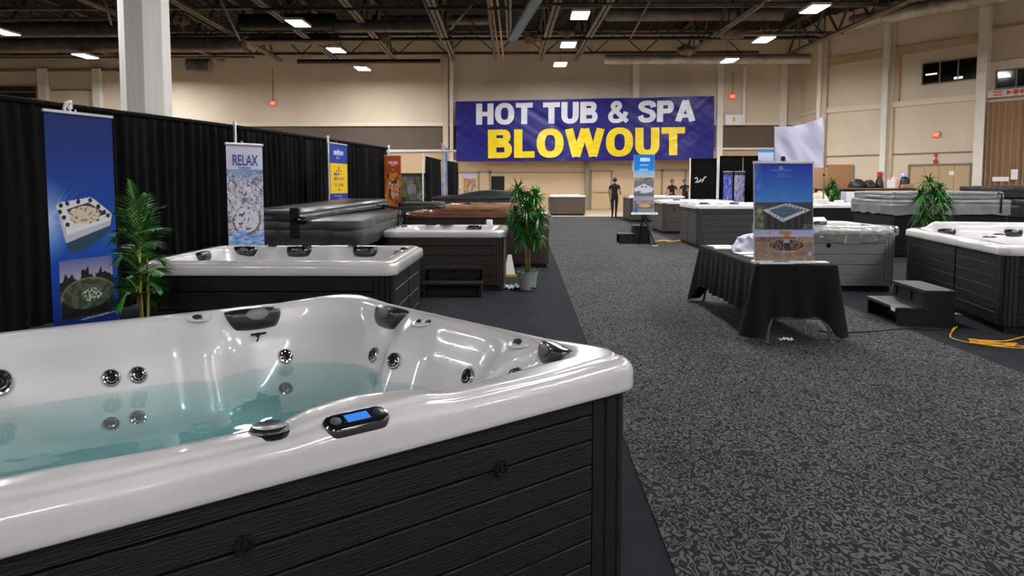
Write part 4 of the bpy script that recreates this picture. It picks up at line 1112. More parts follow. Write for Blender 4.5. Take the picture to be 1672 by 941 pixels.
# ------------------------------------------------------------------ black curtains
def curtain(label, p0, p1, z1=2.44, m_=drape, amp=.045, per=.19, seed=0, grp='black curtain panels', z0=.03, name='curtain', n=None, top=True):
    p0, p1 = Vector(p0), Vector(p1); d = p1-p0; L = d.length; d.normalize(); nn = Vector((-d.y, d.x))
    mb = MB(); n = n or int(L/.025)
    def P(u, v):
        s = u*L; ph = s/per*2*PI+3.6*nz(s*1.7, seed)+1.6*nz(s*.9, v*1.2, seed)
        a = amp*(1-.65*sst((v-.9)/.1))*(.55+1.0*nz(s*2.3, v*.8+seed, 1))
        o = a*math.sin(ph)+.012*nz(s*9, v*3, seed)
        z = z0+(z1-z0)*v+(.012*nz(s*12, 0, seed) if v > .99 else 0)
        q = p0+d*s+nn*o; return (q.x, q.y, z)
    mb.grid(n, 14, P)
    if top:  # ruffled rod pocket
        def P2(u, v):
            s = u*L; th = v*2*PI; r = .032+.006*nz(s*22, seed, 3)
            q = p0+d*s+nn*(r*math.cos(th)); return (q.x, q.y, z1-.03+r*math.sin(th))
        mb.grid(n, 8, P2)
    o = mb.build(name, m_, smooth=True); tag(o, label, 'curtain', grp); return o
def upright(label, x, y, h=2.5, tie=False):
    t = thing('curtain_pole', label, 'pole', (x, y, 0), group='curtain poles')
    mb = MB(); mb.lathe([(.022, .01), (.022, h), (.016, h+.01), (.001, h+.012)], 12); mb.build('pole', alu, t, smooth='auto')
    mb = MB(); mb.box(-.15, .15, -.15, .15, 0, .012, .003); mb.build('base_plate', alu, t)
    mb = MB(); mb.lathe([(.03, h-.03), (.03, h+.0), (.026, h+.02)], 10); mb.build('cap', white, t, smooth='auto')
    if tie:
        mb = MB(); mb.tube([(.0, -.07, h-.20), (.02, -.07, h-.12), (-.02, -.06, h-.03), (.0, -.04, h+.03), (.02, .0, h+.05), (.0, .05, h-.02)], [.022, .026, .018, .024, .02, .014], 8); mb.build('fabric_tie', white, t, smooth=True)
    return t
DP = [(-5.95, 3.6), (-5.13, 8.45), (-4.45, 11.5), (-3.93, 14.9), (-3.42, 18.65)]
names = ['nearest black curtain panel at the left edge, cut by the frame', 'black curtain panel between the tall blue banner and the white column', 'black curtain panel behind the RELAX banner', 'black curtain panel behind the blue and yellow banner']
for i in range(4): _a, _b = Vector(DP[i]), Vector(DP[i+1]); _d = (_b-_a).normalized(); curtain(names[i], _a+_d*.0, _b+_d*.16, seed=i*3)
up = ['white curtain pole with a knotted white tie above the tall blue banner', 'white curtain pole above the left edge of the RELAX banner', 'white curtain pole just left of the blue and yellow banner', 'white curtain pole at the far end of the long black curtain']
for i in range(4):
    d = (Vector(DP[i+1])-Vector(DP[i])).normalized(); nn = Vector((d.y, -d.x)); p = Vector(DP[i+1])+nn*.10
    upright(up[i], p.x, p.y, 2.46 if i else 2.40, tie=(i == 0))
# cross rail beyond the curtain's end
mb = MB(); a = atY(630, 249, 19.0); b_ = atY(744, 247, 26.0); mb.tube([(a.x, 19.0, 2.33), (b_.x, 26.0, 2.65)], .03, 8)
pE = (PX(696, 25), 25.0); pF = (PX(747, 33), 33.0)
o = mb.build('cross_rail', alu, smooth='auto'); tag(o, 'thin white rail running from the end of the long curtain towards the big banner', 'rail')
curtain('short black curtain behind the brown tubs, nearer half', pE, (PX(720, 28.5), 28.5), seed=21)
curtain('short black curtain behind the brown tubs, farther half', (PX(731, 30), 30.0), pF, seed=24)
upright('white curtain pole at the near end of the short black curtain', pE[0]-.1, 24.95, 2.5)
upright('white curtain pole at the far end of the short black curtain', pF[0]+.1, 32.9, 1.9)
# right booth curtains
Yr = 26.5
xs = [PX(1128, Yr), PX(1172, Yr), PX(1212, Yr), PX(1262, Yr)]
curtain('black booth curtain right of the easel sign with a small white logo', (xs[0], Yr), (xs[1]-.05, Yr), seed=31, z1=2.42)
curtain('black booth curtain behind the blue double display', (xs[1]+.05, Yr), (xs[2], Yr), seed=33, z1=2.5)
curtain('black booth curtain left of the white sheet, behind the printed poster', (xs[2]+.02, Yr), (xs[3], Yr), seed=35, z1=2.5)
upright('silver curtain pole right of the black booth curtain with the logo', xs[1], Yr-.12, 2.5)
upright('silver curtain pole at the left edge of the black booth curtain', xs[0]-.06, Yr-.12, 2.4)
# white scribble logo on the booth curtain
p = atY(1143, 295, Yr-.1)
mb = MB(); pts = [(-.16, .06), (-.10, .10), (-.06, .02), (-.14, -.06), (-.02, -.04), (.03, .06), (.0, -.04), (.08, .04), (.06, -.06), (.14, .10), (.20, .12)]
mb.tube([(p.x+a*1.1, Yr-.08, p.z+b_*1.1) for a, b_ in pts], .018, 5); o = mb.build('script_logo', white, smooth=True); tag(o, 'small white script logo on the black booth curtain', 'logo')
# white sheet
Ys = 24.0
a0, a1 = atY(1264, 207, Ys), atY(1344, 191, Ys); b0, b1 = atY(1266, 268, Ys), atY(1344, 273, Ys)
mb = MB()
def P(u, v):
    tp = a0.lerp(a1, u); bt = b0.lerp(b1, u); q = bt.lerp(tp, v)
    sag = -.10*math.sin(u*PI)*v
    f = .05*math.sin(u*9+v*3)*(.4+.6*v)+.05*nz(u*5+v*3, v*2)+.04*math.sin((u-.5)*14)*v
    return (q.x+.0, q.y+f, q.z+sag)
mb.grid(50, 30, P); tag(mb.build('hanging_sheet', cretan, smooth=True), 'large plain white sheet hung between poles above the right-hand tubs', 'sheet')
def pole1(label, px, Y, h, r=.02):
    t = thing('stand_pole', label, 'pole', (PX(px, Y), Y, 0), group='sheet poles')
    mb = MB(); mb.lathe([(r*1.1, 0), (r*1.1, h*.5), (r*.8, h*.5), (r*.8, h), (.001, h+.01)], 10); mb.build('pole', steel, t, smooth='auto')
    mb = MB(); mb.lathe([(r*1.7, h*.5-.03), (r*1.7, h*.5+.03)], 10); mb.build('collar', rub, t, smooth='auto')
    mb = MB(); mb.box(-.2, .2, -.2, .2, 0, .015, .004); mb.build('base_plate', steel, t)
pole1('tall grey pole at the right edge of the white sheet', 1345, Ys+.12, a1.z+.03)
pole1('tall grey pole at the left edge of the white sheet', 1263, Ys+.12, a0.z+.03)

# ------------------------------------------------------------------ big vinyl banner
Yb = 44.9
t = thing('hanging_banner', 'huge blue vinyl banner reading HOT TUB & SPA BLOWOUT on the back wall', 'banner', (0, 0, 0))
TL, TR_, BL, BR = atY(744, 166, Yb), atY(1166, 157, Yb), atY(745, 264, Yb), atY(1165.5, 261.5, Yb)
def bwave(x, z):
    return .05*math.sin(x*.9+z*1.3)+.07*nz(x*.7, z*.5)+.045*nz((x+z*1.6)*1.6, z*.5, 4)+.02*nz((x-z*1.2)*2.8, z*.4, 9)
def BP(u, v):
    q = BL.lerp(BR, u).lerp(TL.lerp(TR_, u), v)
    q.z += .04*math.sin(u*PI*6)*(-1 if v > .9 else .3)*abs(v-.5)*0.5
    return (q.x, q.y+bwave(q.x, q.z), q.z)
mb = MB(); mb.grid(150, 40, BP)
bfab = mat('banner_blue', '#1a1870', .42, spec=.3, bump=1.0, bump_s=.9, stretch=(1, 1, 2.2))
mb.build('banner_sheet', bfab, t, smooth=True)
def strip(pts, tx=.25, ty=.2):
    vs = []
    for i, p in enumerate(pts):
        q0 = pts[max(i-1, 0)]; q1 = pts[min(i+1, len(pts)-1)]
        dx, dy = q1[0]-q0[0], q1[1]-q0[1]; l = math.hypot(dx, dy) or 1; nx, ny = -dy/l, dx/l
        h = (tx*abs(nx)**1.5+ty*abs(ny)**1.5)/max(1e-6, (abs(nx)**1.5+abs(ny)**1.5))/2
        vs.append((p[0]+nx*h, p[1]+ny*h)); vs.append((p[0]-nx*h, p[1]-ny*h))
    return [[vs[2*i], vs[2*i+1], vs[2*i+3], vs[2*i+2]] for i in range(len(pts)-1)]
def line_(a, b, n=14): return [(a[0]+(b[0]-a[0])*i/n, a[1]+(b[1]-a[1])*i/n) for i in range(n+1)]
def arc_(cx, cy, rx, ry, a0, a1, n=20, e=2.4):
    o = []
    for i in range(n+1):
        t = R(a0+(a1-a0)*i/n); c, s_ = math.cos(t), math.sin(t)
        o.append((cx+rx*math.copysign(abs(c)**(2/e), c), cy+ry*math.copysign(abs(s_)**(2/e), s_)))
    return o
def spl(P, n=6):
    P = [tuple(map(float, p)) for p in P]
    return [tuple(q) for q in catmull(P, n)]
def bowl(x0, x1, y0, y1, t, ty):
    r = (y1-y0)/2; cx = x1-r*.95
    return strip(line_((x0, y1-ty/2), (cx, y1-ty/2), 3), t, ty)+strip(arc_(cx, (y0+y1)/2, x1-cx-t/2, r-ty/2, 90, -90, 16, 2.2), t, ty)+strip(line_((cx, y0+ty/2), (x0, y0+ty/2), 3), t, ty)
def glyph(ch, t=.25, ty=.2):
    V = lambda x, y0=0, y1=1: strip(line_((x, y0), (x, y1)), t, ty)
    Hh = lambda y, x0, x1, th=None: strip(line_((x0, y), (x1, y)), t, th or ty)
    if ch == 'H': return .82, V(t/2)+V(.82-t/2)+Hh(.5, t/2, .82-t/2, .21)
    if ch == 'O': return .92, strip(arc_(.46, .5, .46-t/2, .515-ty/2, 0, 360, 48), t, ty)
    if ch == 'T': return .80, V(.40, 0, .95)+Hh(1-ty/2, 0, .8)
    if ch == 'U': return .82, V(t/2, .38, 1)+V(.82-t/2, .38, 1)+strip(arc_(.41, .40, .41-t/2, .415-ty/2, 180, 360, 28), t, ty)
    if ch == 'B': return .82, V(t/2)+bowl(t/2, .77, .50, 1, t*.9, ty*.88)+bowl(t/2, .82, 0, .58, t*.9, ty*.9)
    if ch == 'P': return .79, V(t/2)+bowl(t/2, .79, .40, 1, t*.95, ty*.95)
    if ch == 'L': return .70, V(t/2)+Hh(ty/2, 0, .70)
    if ch == 'A': return .94, strip(line_((.13, 0), (.47, 1), 8), t*1.04, ty)+strip(line_((.81, 0), (.47, 1), 8), t*1.04, ty)+Hh(.27, .22, .72, .17)
    if ch == 'W': return 1.30, sum([strip(line_(a_, b__, 8), t*.97, ty) for a_, b__ in (((.11, 1), (.36, 0)), ((.36, 0), (.65, 1)), ((.65, 1), (.94, 0)), ((.94, 0), (1.19, 1)))], [])
    if ch == 'S': return .80, strip(spl([(.70, .70), (.64, .86), (.42, .905), (.20, .86), (.125, .73), (.22, .61), (.42, .53), (.61, .45), (.685, .30), (.60, .145), (.40, .09), (.18, .135), (.09, .31)], 5), t*.98, ty*.98)
    if ch == '&': return .96, strip(spl([(.93, .04), (.66, .27), (.30, .64), (.24, .80), (.36, .92), (.50, .90), (.56, .78), (.46, .63), (.22, .48), (.12, .30), (.20, .12), (.42, .07), (.64, .16), (.80, .36), (.85, .50)], 5), t*.78, ty*.88)
    return .42, []
def blet(txt, px0, px1, y0, y1, m_, lab, gap=.07, t_=.285, ty=.225):
    x0_, x1_ = PX(px0, Yb), PX(px1, Yb); W_ = x1_-x0_
    zt0, zt1 = Hc(y0[0], Yb), Hc(y1[0], Yb); zb0, zb1 = Hc(y0[1], Yb), Hc(y1[1], Yb)
    x = 0; quads = []
    for ch in txt:
        w_, q = glyph(ch, t_, ty)
        for f in q: quads.append([(x+a_, b_) for a_, b_ in f])
        x += w_+(gap if ch != ' ' else 0)
    tot = x-gap; mb = MB()
    for f in quads:
        vs = []
        for a_, b_ in f:
            u = a_/tot; X = x0_+u*W_; b_ = max(-.02, min(1.02, b_)); z = (zb0*(1-u)+zb1*u)*(1-b_)+(zt0*(1-u)+zt1*u)*b_
            vs.append((X, Yb-.045+bwave(X, z), z))
        mb.add(vs, [(0, 1, 2, 3)])
    o = mb.build('lettering', m_, t); o['label'] = lab
    return o
blet('HOT TUB & SPA', 778, 1133, (171, 205), (166, 200), mat('banner_white', '#d4d6e2', .4), 'white heavy lettering HOT TUB & SPA')
blet('BLOWOUT', 797, 1117, (213, 259), (209, 254), mat('banner_yellow', '#e6cc00', .4), 'yellow heavy lettering BLOWOUT')
mb = MB()
for q, s in ((TL, -1), (TR_, 1), (BL, -1), (BR, 1)): mb.tube([(q.x, q.y-.01, q.z), (q.x+s*.22, q.y+.3, q.z+.10)], .02, 6)
mb.build('cord', white, t)

# ------------------------------------------------------------------ printed banners
def banner_stand(label, pL, pR, ztop, zbot, fn, nx=60, ny=150, lettering=None, name='banner_stand', base=True):
    """stands between two ground points; face towards the aisle"""
    pL, pR = Vector(pL), Vector(pR); c = (pL+pR)/2; d = pR-pL; w = d.length; rz = math.atan2(d.y, d.x)
    t = thing(name, label, 'banner', (c.x, c.y, 0), rz, 'printed banner stands')
    print_mesh('printed_sheet', w, ztop-zbot, nx, ny, fn, t, pos=(0, 0, zbot), surf=lambda u, v: .006*math.sin(u*PI))
    mb = MB(); mb.box(-w/2-.01, w/2+.01, -.012, .016, ztop-.005, ztop+.022, .004); mb.build('top_rail', alu, t)
    mb = MB(); mb.box(-w/2-.02, w/2+.02, -.10, .10, 0, zbot, .02); mb.build('base', alu, t)
    mb = MB(); mb.tube([(0, .05, zbot-.02), (0, .045, ztop+.05)], .009, 8); mb.build('support_pole', alu, t, smooth='auto')
    if lettering: lettering(t, w)
    return t
def ell(x, y, cx, cy, rx, ry): return ((x-cx)/rx)**2+((y-cy)/ry)**2
def f_blue(u, v):
    x = 180+u*255; y = 100+(1-v)*868
    g = mixc((8, 38, 112), (20, 82, 178), max(0, 1-abs(y-560)/420))
    c = g
    # light burst at left
    dx, dy = x-178, y-500
    rr = math.hypot(dx*1.4, dy*.75); c = mixc(c, (205, 215, 240), .85*max(0, 1-rr/125))
    for a in (-1.05, -.9, -.75, .35): 
        ds = abs(dy*math.cos(a)-dx*math.sin(a)); 
        if dx*math.cos(a)+dy*math.sin(a) > 0: c = mixc(c, (170, 195, 235), max(0, 1-ds/5)*max(0, 1-math.hypot(dx, dy)/190)*.6)
    if inpoly(x, y, [(212, 470), (240, 535), (420, 492), (408, 560), (330, 612), (262, 636), (246, 618)]):
        c = (188, 190, 198) if y < 590-(x-240)*.33 else (40, 72, 92)
        if inpoly(x, y, [(240, 535), (420, 492), (418, 512), (244, 560)]): c = (222, 222, 228)
    if inpoly(x, y, [(209, 452), (218, 436), (338, 418), (352, 426), (421, 486), (414, 500), (250, 540), (238, 530)]):
        c = (220, 219, 222)
        if inpoly(x, y, [(246, 462), (330, 438), (400, 486), (276, 518)]): c = (60, 58, 60)
        if ell(x, y, 315, 486, 62, 34) < 1+.35*nz(x*.05, y*.05): c = (208, 196, 172) if nz(x*.09, y*.09, 2) > -.3 else (120, 108, 92)
        for (qx, qy) in [(226, 446), (250, 440), (291, 434), (337, 430), (368, 455), (390, 478), (236, 492), (248, 520), (336, 524), (364, 514), (222, 470), (405, 492)]:
            if ell(x, y, qx, qy, 8, 9) < 1: c = (38, 40, 46)
    # inset picture
    if 211 < x < 415 and 655 < y < 884:
        c = mixc((96, 104, 160), (176, 160, 186), (y-655)/80)
        hgt = 742-26*abs(math.sin(x*.045))-22*nz(x*.08, 1)-(22 if 290 < x < 320 or 345 < x < 372 else 0)
        if y > hgt: c = (18, 26, 22) if nz(x*.1, y*.1) > -.2 else (36, 48, 30)
        if y > 770: c = (56, 46, 44)
        if ell(x, y, 318, 805, 108, 74) < 1: c = (132, 112, 88)
        if y > 808 and abs(x-318) < 104 and y < 880: c = (26, 25, 28)
        if ell(x, y, 316, 796, 98, 58) < 1: c = (84, 92, 74) if nz(x*.04, y*.05, 3) > 0 else (58, 66, 56)
        if ell(x, y, 330, 800, 40, 26) < 1 and nz(x*.12, y*.12) > .05: c = (188, 196, 176)
    if 885 < y < 896 and 285 < x < 420 and nz(x*.35, y*.6, 2) > -.1 and abs(y-(893-(x-285)*.05)) < 3.2: c = (190, 200, 230)
    return c
banner_stand('tall blue banner with a hot tub picture, beside the tall slim palm', (PX(76.5, 6.75), 6.75), (PX(186.5, 7.5), 7.5), 2.19, .09, f_blue, 130, 340)
def f_relax(u, v):
    x = 52+u*305; y = 45+(1-v)*1462
    if y < 252: return mixc((200, 200, 226), (216, 214, 236), u)
    c = (186, 188, 212); n1 = nz(x*.011+3, y*.009); n2 = nz(x*.022, y*.018, 5)+.5*nz(x*.05, y*.04, 2)
    c = mixc((212, 210, 226), (150, 148, 162), (n2+.4)*.8)
    if abs(n1-.05) < .035 or abs(nz(x*.016+9, y*.013, 3)) < .02: c = (112, 108, 110)
    if y < 360: c = mixc((110, 150, 205), c, (y-252)/120+n2*.7+abs(x-205)/500)
    if ell(x, y, 210, 690, 105, 110) < 1: c = (206, 204, 218) if n2 < .35 else (100, 94, 96)
    if ell(x, y, 210, 690, 120, 128) < 1 < ell(x, y, 210, 680, 106, 112): c = (120, 110, 104) if y > 640 else (182, 180, 194)
    if nz(x*.06, y*.06, 8) > .42: c = (72, 68, 74)
    if y > 790+25*math.sin(x*.03): c = mixc((70, 130, 200), (190, 200, 232), .5+nz(x*.02, y*.05, 6))
    return c
def relax_let(t, w):
    h = 1.97-.09; zz = lambda yy: .09+h*(1-(yy-45)/990)
    text_mesh('RELAX', mat('relax_blue', '#163f8c', .5), w*.70, .118, t, off=.012, xf=lambda c: Vector((c.x-w*.34, -.006, 1.97-.222+c.z)), label='blue lettering RELAX')
    mb = MB(); rr = random.Random(5); x = -w*.17
    while x < w*.17: ww = rr.uniform(.008, .02); mb.box(x, x+ww, -.004, -.001, 1.712, 1.732); x += ww+.007
    mb.build('small_print', mat('print_grey', '#7a7c90', .6), t)
banner_stand('white banner reading RELAX with a picture of a white tub', (PX(370.5, 8.2), 8.2), (PX(429.5, 8.6), 8.6), 1.97, .09, f_relax, 90, 260, relax_let)
def f_yel(u, v):
    y = 1-v; n2 = nz(u*18, v*60, 2)
    # rows of illegible print
    def row(y0, h, a, b, col, base, dens=-.1): return col if abs(y-y0) < h and a < u < b and nz(u*26, y0*90, 1) > dens else base
    if y < .335*1.0:
        c = (8, 52, 150)
        c = row(.145, .028, .2, .8, (190, 205, 235), c, -.15); c = row(.185, .01, .2, .8, (170, 150, 200), c, -.3); c = row(.24, .018, .38, .64, (150, 160, 215), c, -.1)
        if abs(u-.5) < .05 and abs(y-.11) < .014: c = (200, 210, 235)
        return c
    if y < .87:
        c = (228, 190, 12)
        c = row(.47, .012, .3, .72, (60, 70, 110), c, .0); c = row(.53, .024, .2, .55, (60, 74, 130), c, -.25); c = row(.53, .014, .55, .78, (190, 150, 40), c, -.1)
        c = row(.61, .026, .2, .78, (105, 98, 84), c, -.1); c = row(.72, .026, .25, .8, (120, 104, 60), c, .0); c = row(.81, .02, .42, .58, (130, 110, 60), c, -.1)
        if abs(u-.5) < .03 and .39 < y < .47: c = (90, 96, 80)
        return c
    c = (8, 52, 150); c = row(.92, .012, .25, .7, (190, 120, 160), c, -.2); c = row(.965, .012, .45, .7, (170, 170, 220), c, 0)
    return c
# visible part 0..~.87 of banner lies above the grey cover
banner_stand('narrow blue and yellow banner on the black curtain above the grey cover', (PX(539.5, 13.7), 13.7), (PX(567.5, 14.6), 14.6), 2.27, .55, lambda u, v: f_yel(u, 1-(1-v)*1.67), 50, 150)
def f_or(u, v):
    y = (1-v)*1.85; n = nz(u*5, y*7, 2); 
    c = mixc((196, 84, 34), (150, 62, 30), y*1.5)
    if abs(y-.17) < .04 and .2 < u < .82 and nz(u*22, 3) > -.25: c = (228, 196, 186)
    if abs(y-.24) < .016 and .38 < u < .66: c = (224, 170, 150)
    if abs(y-.345) < .008 and .42 < u < .6: c = (228, 190, 170)
    if y > .40:
        c = mixc((140, 66, 34), (210, 130, 60), .5+n)
        if ell(u, y, .45, .5, .42, .07) < 1: c = (216, 142, 30) if n > -.15 else (120, 60, 40)
        if ell(u, y, .55, .82, .4, .24) < 1: c = (214, 190, 186) if nz(u*12, y*14, 6) > 0 else (196, 112, 50)
        if abs(y-.86+.3*(u-.5)) < .03: c = (220, 150, 60)
        if y > .4 and n < -.35: c = (88, 50, 42)
    return c
banner_stand('orange banner at the end of the long black curtain', (PX(628, 18.3), 18.3), (PX(655, 18.3), 18.3), 2.21, .45, f_or, 50, 130)
def f_sign(u, v):
    y = 1-v; n = nz(u*7, y*16, 3)
    if y < .28:
        c = mixc((10, 110, 205), (30, 140, 220), y*3)
        if abs(y-.09) < .03 and .25 < u < .78 and nz(u*20, 2) > -.3: c = (205, 225, 245)
        if abs(y-.18) < .012 and .3 < u < .7: c = (150, 200, 235)
        if abs(y-.26) < .014 and .25 < u < .68: c = (140, 190, 225)
        return c
    if y < .72:
        c = mixc((130, 175, 220), (170, 190, 205), (y-.28)*8) if y < .40 else (112, 118, 116)
        if .40 < y < .44: c = (188, 150, 84) if n > -.1 else (80, 90, 90)
        if inpoly(u, y, [(.0, .585), (.5, .50), (1, .585), (.9, .64), (.5, .67), (.08, .64)]): c = (210, 206, 224)
        if ell(u, y, .5, .555, .16, .02) < 1 and n > -.1: c = (96, 96, 110)
        if ell(u, y, .25, .64, .12, .015) < 1: c = (150, 96, 110)
        if y > .66: c = (104, 104, 104)
        return c
    c = (150, 150, 176) if y < .8 else (96, 104, 116)
    if .80 < y < .85 and n > -.1: c = (196, 140, 96)
    if ell(u, y, .55, .88, .3, .03) < 1: c = (190, 160, 120)
    if y > .93: c = (60, 92, 150) if u < .2 else (130, 128, 132)
    return c
# easel sign by the aisle
Ye = 19.2; c = PX(1051.5, Ye); w = PX(1068, Ye)-PX(1035, Ye)
t = thing('easel_sign', 'upright poster sign on a black easel beside the aisle, blue at the top', 'sign', (c, Ye, 0))
print_mesh('printed_sheet', w, Hc(253, Ye)-Hc(347, Ye), 56, 150, f_sign, t, pos=(0, 0, Hc(347, Ye)))
mb = MB(); mb.box(-w/2-.005, w/2+.005, .003, .02, Hc(347, Ye), Hc(253, Ye)); mb.build('backing_board', white, t)
mb = MB(); mb.box(-w/2-.05, w/2+.1, -.03, .08, Hc(350.5, Ye), Hc(347, Ye), .005); mb.build('tray', white, t)
mb = MB(); z_ = Hc(350, Ye); mb.box(-.06, .06, .02, .05, z_-.1, z_)
mb.tube([(-.04, .03, z_), (.08, -.02, .55), (.26, -.25, .02)], .028, 8); mb.tube([(.0, .03, z_), (-.04, .12, .5), (-.08, .34, .01)], .02, 8); mb.tube([(.04, .03, z_), (.14, .12, .5), (.22, .32, .01)], .02, 8)
mb.tube([(.08, -.02, .55), (-.04, .12, .5)], .012, 6)
mb.build('easel_leg', rub, t, smooth='auto')
mb = MB(); mb.box(.2, .32, -.29, -.2, 0, .035, .008); mb.build('yellow_foot', yelb, t)

def f_post(u, v):
    x = 55+u*460; y = 45+(1-v)*795
    xx = 50+u*440+(1-v)*30
    if y < 365:
        c = mixc((32, 66, 178), (70, 138, 215), (y-40)/330); 
        c = mixc(c, (30, 50, 165), max(0, (140-y)/160)*abs(u-.5)*2)
        if abs(y-103) < 7 and abs(x-265) < 82: c = mixc(c, (150, 165, 205), .5)
        if abs(x-268)+abs((y-84)*1.1) < 20: c = (188, 186, 190)
        if abs(x-268)+abs((y-84)*1.1) < 11: c = (80, 90, 140)
        if abs(y-135) < 5 and abs(x-275) < 30: c = mixc(c, (130, 160, 215), .5)
        if abs(y-154) < 6 and abs(x-285) < 50: c = mixc(c, (120, 150, 205), .55)
        if abs(y-196) < 6 and abs(x-285) < 105 and nz(x*.1, 1) > -.3: c = mixc(c, (96, 108, 160), .6)
        if abs(y-268) < 6 and abs(x-200) < 30: c = mixc(c, (120, 130, 160), .5)
        if abs(y-310+(x-290)*.2) < 8 and abs(x-285) < 32: c = mixc(c, (120, 124, 150), .7)
        if u < .16: c = mixc(c, (150, 170, 220), .45*sst((.16-u)/.12)*sst(.5+nz(x*.03, y*.012, 4)*1.5))
        return c
    if y < 588:
        c = (66, 74, 78) if y < 420 else (62, 60, 60)
        if x < 128 and y > 392: c = mixc((74, 80, 66), (120, 124, 112), .5+nz(x*.04, y*.03))
        if ell(x, y, 92, 436, 22, 20) < 1: c = mixc((100, 140, 60), (140, 180, 100), .5+nz(x*.1, y*.1))
        if abs(y-368) < 14 and abs(x-282) < 46 and nz(x*.15, y*.1, 2) > 0: c = (28, 28, 30)
        if inpoly(x, y, [(118, 428), (278, 524), (498, 430), (470, 520), (410, 588), (160, 588)]): c = (44, 42, 44) if math.sin(x*.12) > -.6 else (66, 64, 64)
        if inpoly(x, y, [(116, 428), (300, 374), (330, 376), (498, 428), (278, 526)]):
            c = (200, 198, 210)
            if inpoly(x, y, [(165, 430), (300, 392), (440, 430), (280, 498)]): c = mixc((84, 120, 146), (60, 92, 116), .5+nz(x*.05, y*.07))
            for q in range(6):
                if ell(x, y, 320+q*27, 386+q*9, 8, 5) < 1 or ell(x, y, 165+q*25, 416-q*6, 6, 4) < 1 or ell(x, y, 175+q*26, 452+q*15, 5, 5) < 1: c = (50, 48, 54)
        if y > 540 and x > 440 and nz(x*.2, y*.2) > .3: c = (190, 190, 190)
        return c
    if y < 645:
        c = mixc((160, 166, 214), (184, 178, 210), (y-588)/60)
        if abs(y-612) < 12 and abs(x-298) < 48: c = (150, 140, 70)
        if abs(y-636) < 14 and abs(x-308) < 24: c = (190, 120, 40)
        if ell(x, y, 172, 615, 22, 14) < 1 and nz(x*.1, y*.1) > -.1: c = (196, 146, 130)
        return c
    c = mixc((128, 104, 92), (150, 124, 104), .5+nz(x*.02, y*.03))
    if y < 690 and nz(x*.06, y*.1, 4) > -.05: c = (98, 78, 64) if x < 380 else (168, 146, 112)
    if ell(x, y, 305, 718, 150, 58) < 1: c = (150, 124, 110)
    if ell(x, y, 305, 716, 136, 46) < 1: c = (58, 50, 50) if nz(x*.05, y*.06, 2) > 0 else (112, 92, 84)
    if ell(x, y, 225, 724, 42, 28) < 1 < ell(x, y, 225, 724, 30, 19) or ell(x, y, 375, 716, 38, 30) < 1 < ell(x, y, 375, 716, 27, 20): c = (120, 98, 90)
    if 288 < x < 332 and 668 < y < 745: c = (156, 158, 172) if y < 698 else (50, 46, 52)
    if abs(y-768) < 3 and 262 < x < 372: c = (214, 206, 204)
    if y > 770 and nz(x*.12, y*.12, 9) > .5: c = (220, 214, 208)
    if ell(x, y, 489, 784, 16, 18) < 1: c = (150, 160, 205)
    return c
# poster standing on the table
Yt = 7.62
pA, pB = atY(1235, 432, Yt), atY(1327, 433, Yt); ztp = Hc(269, Yt)
w = pB.x-pA.x+.02; t = thing('table_poster', 'upright printed poster with blue sky and hot tubs standing on the black-draped table', 'poster', ((pA.x+pB.x)/2, Yt+.02, .765), 0)
hh = ztp-.77
def psurf(u, v): return .0+.09*v+.01*math.sin(u*PI)
o = print_mesh('printed_sheet', w, hh, 130, 220, f_post, t, pos=(0, 0, .02), surf=psurf)
mb = MB(); mb.add([(-w/2-.006, .006, .02), (w/2+.006, .006, .02), (w/2+.006, .096, hh+.02), (-w/2-.006, .096, hh+.02), (-w/2-.006, .022, .02), (w/2+.006, .022, .02), (w/2+.006, .112, hh+.02), (-w/2-.006, .112, hh+.02)],
                 [(3,2,1,0),(4,5,6,7),(0,1,5,4),(1,2,6,5),(2,3,7,6),(3,0,4,7)]); mb.build('backing_board', white, t)
o.data.transform(Matrix.Translation((0, -.004, 0)))
mb = MB(); mb.box(-w/2-.015, w/2+.015, .078, .115, hh+.015, hh+.04, .005); mb.build('top_rail', white, t)
mb = MB(); mb.box(-.02, .02, .09, .12, hh+.04, hh+.09, .008); mb.build('clip', rub, t)
mb = MB(); mb.box(-w/2-.02, w/2+.02, -.03, .07, -.01, .02, .006); mb.build('base', white, t)
# other small displays
def f_noise(cols, sc=6, seed=0, top=None):
    def f(u, v):
        if top and v > top[0]: return top[1]
        n = .5+.9*nz(u*sc+seed, v*sc*1.6, seed)+.3*nz(u*sc*3, v*sc*4, seed); n = max(0, min(.999, n)); i = n*(len(cols)-1); k_ = int(i)
        return mixc(cols[k_], cols[k_+1], i-k_)
    return f
Y = 26.2
banner_stand('left blue panel of the double display in the black booth', (PX(1181, Y), Y), (PX(1196, Y), Y), Hc(281, Y), .35, f_noise([(24, 50, 150), (120, 130, 190), (24, 56, 160), (190, 170, 150)], 5, 3, (.93, (60, 60, 70))), 20, 50)
banner_stand('right blue panel of the double display in the black booth', (PX(1199, Y), Y), (PX(1216, Y), Y), Hc(281, Y), .35, f_noise([(20, 44, 150), (130, 140, 200), (200, 180, 160), (24, 50, 160)], 5, 8, (.93, (60, 60, 70))), 20, 50)
Y = 25.6
banner_stand('light blue banner left of the white sheet, behind the poster', (PX(1237, Y), Y), (PX(1264, Y), Y), Hc(245, Y), .3, lambda u, v: (70, 140, 215) if v > .95 else ((190, 200, 226) if v > .84+.02*nz(u*5, 1) else ((30, 90, 180) if nz(u*4, v*9, 2) < .25 else (130, 160, 210))), 24, 60)
Y = 30
banner_stand('small white and orange poster on a stand behind the black covered tub', (PX(757, Y), Y), (PX(777, Y), Y), Hc(284, Y), .3, f_noise([(214, 204, 226), (214, 150, 84), (150, 130, 90), (200, 196, 220)], 3, 4, (.88, (205, 198, 228))), 24, 50)
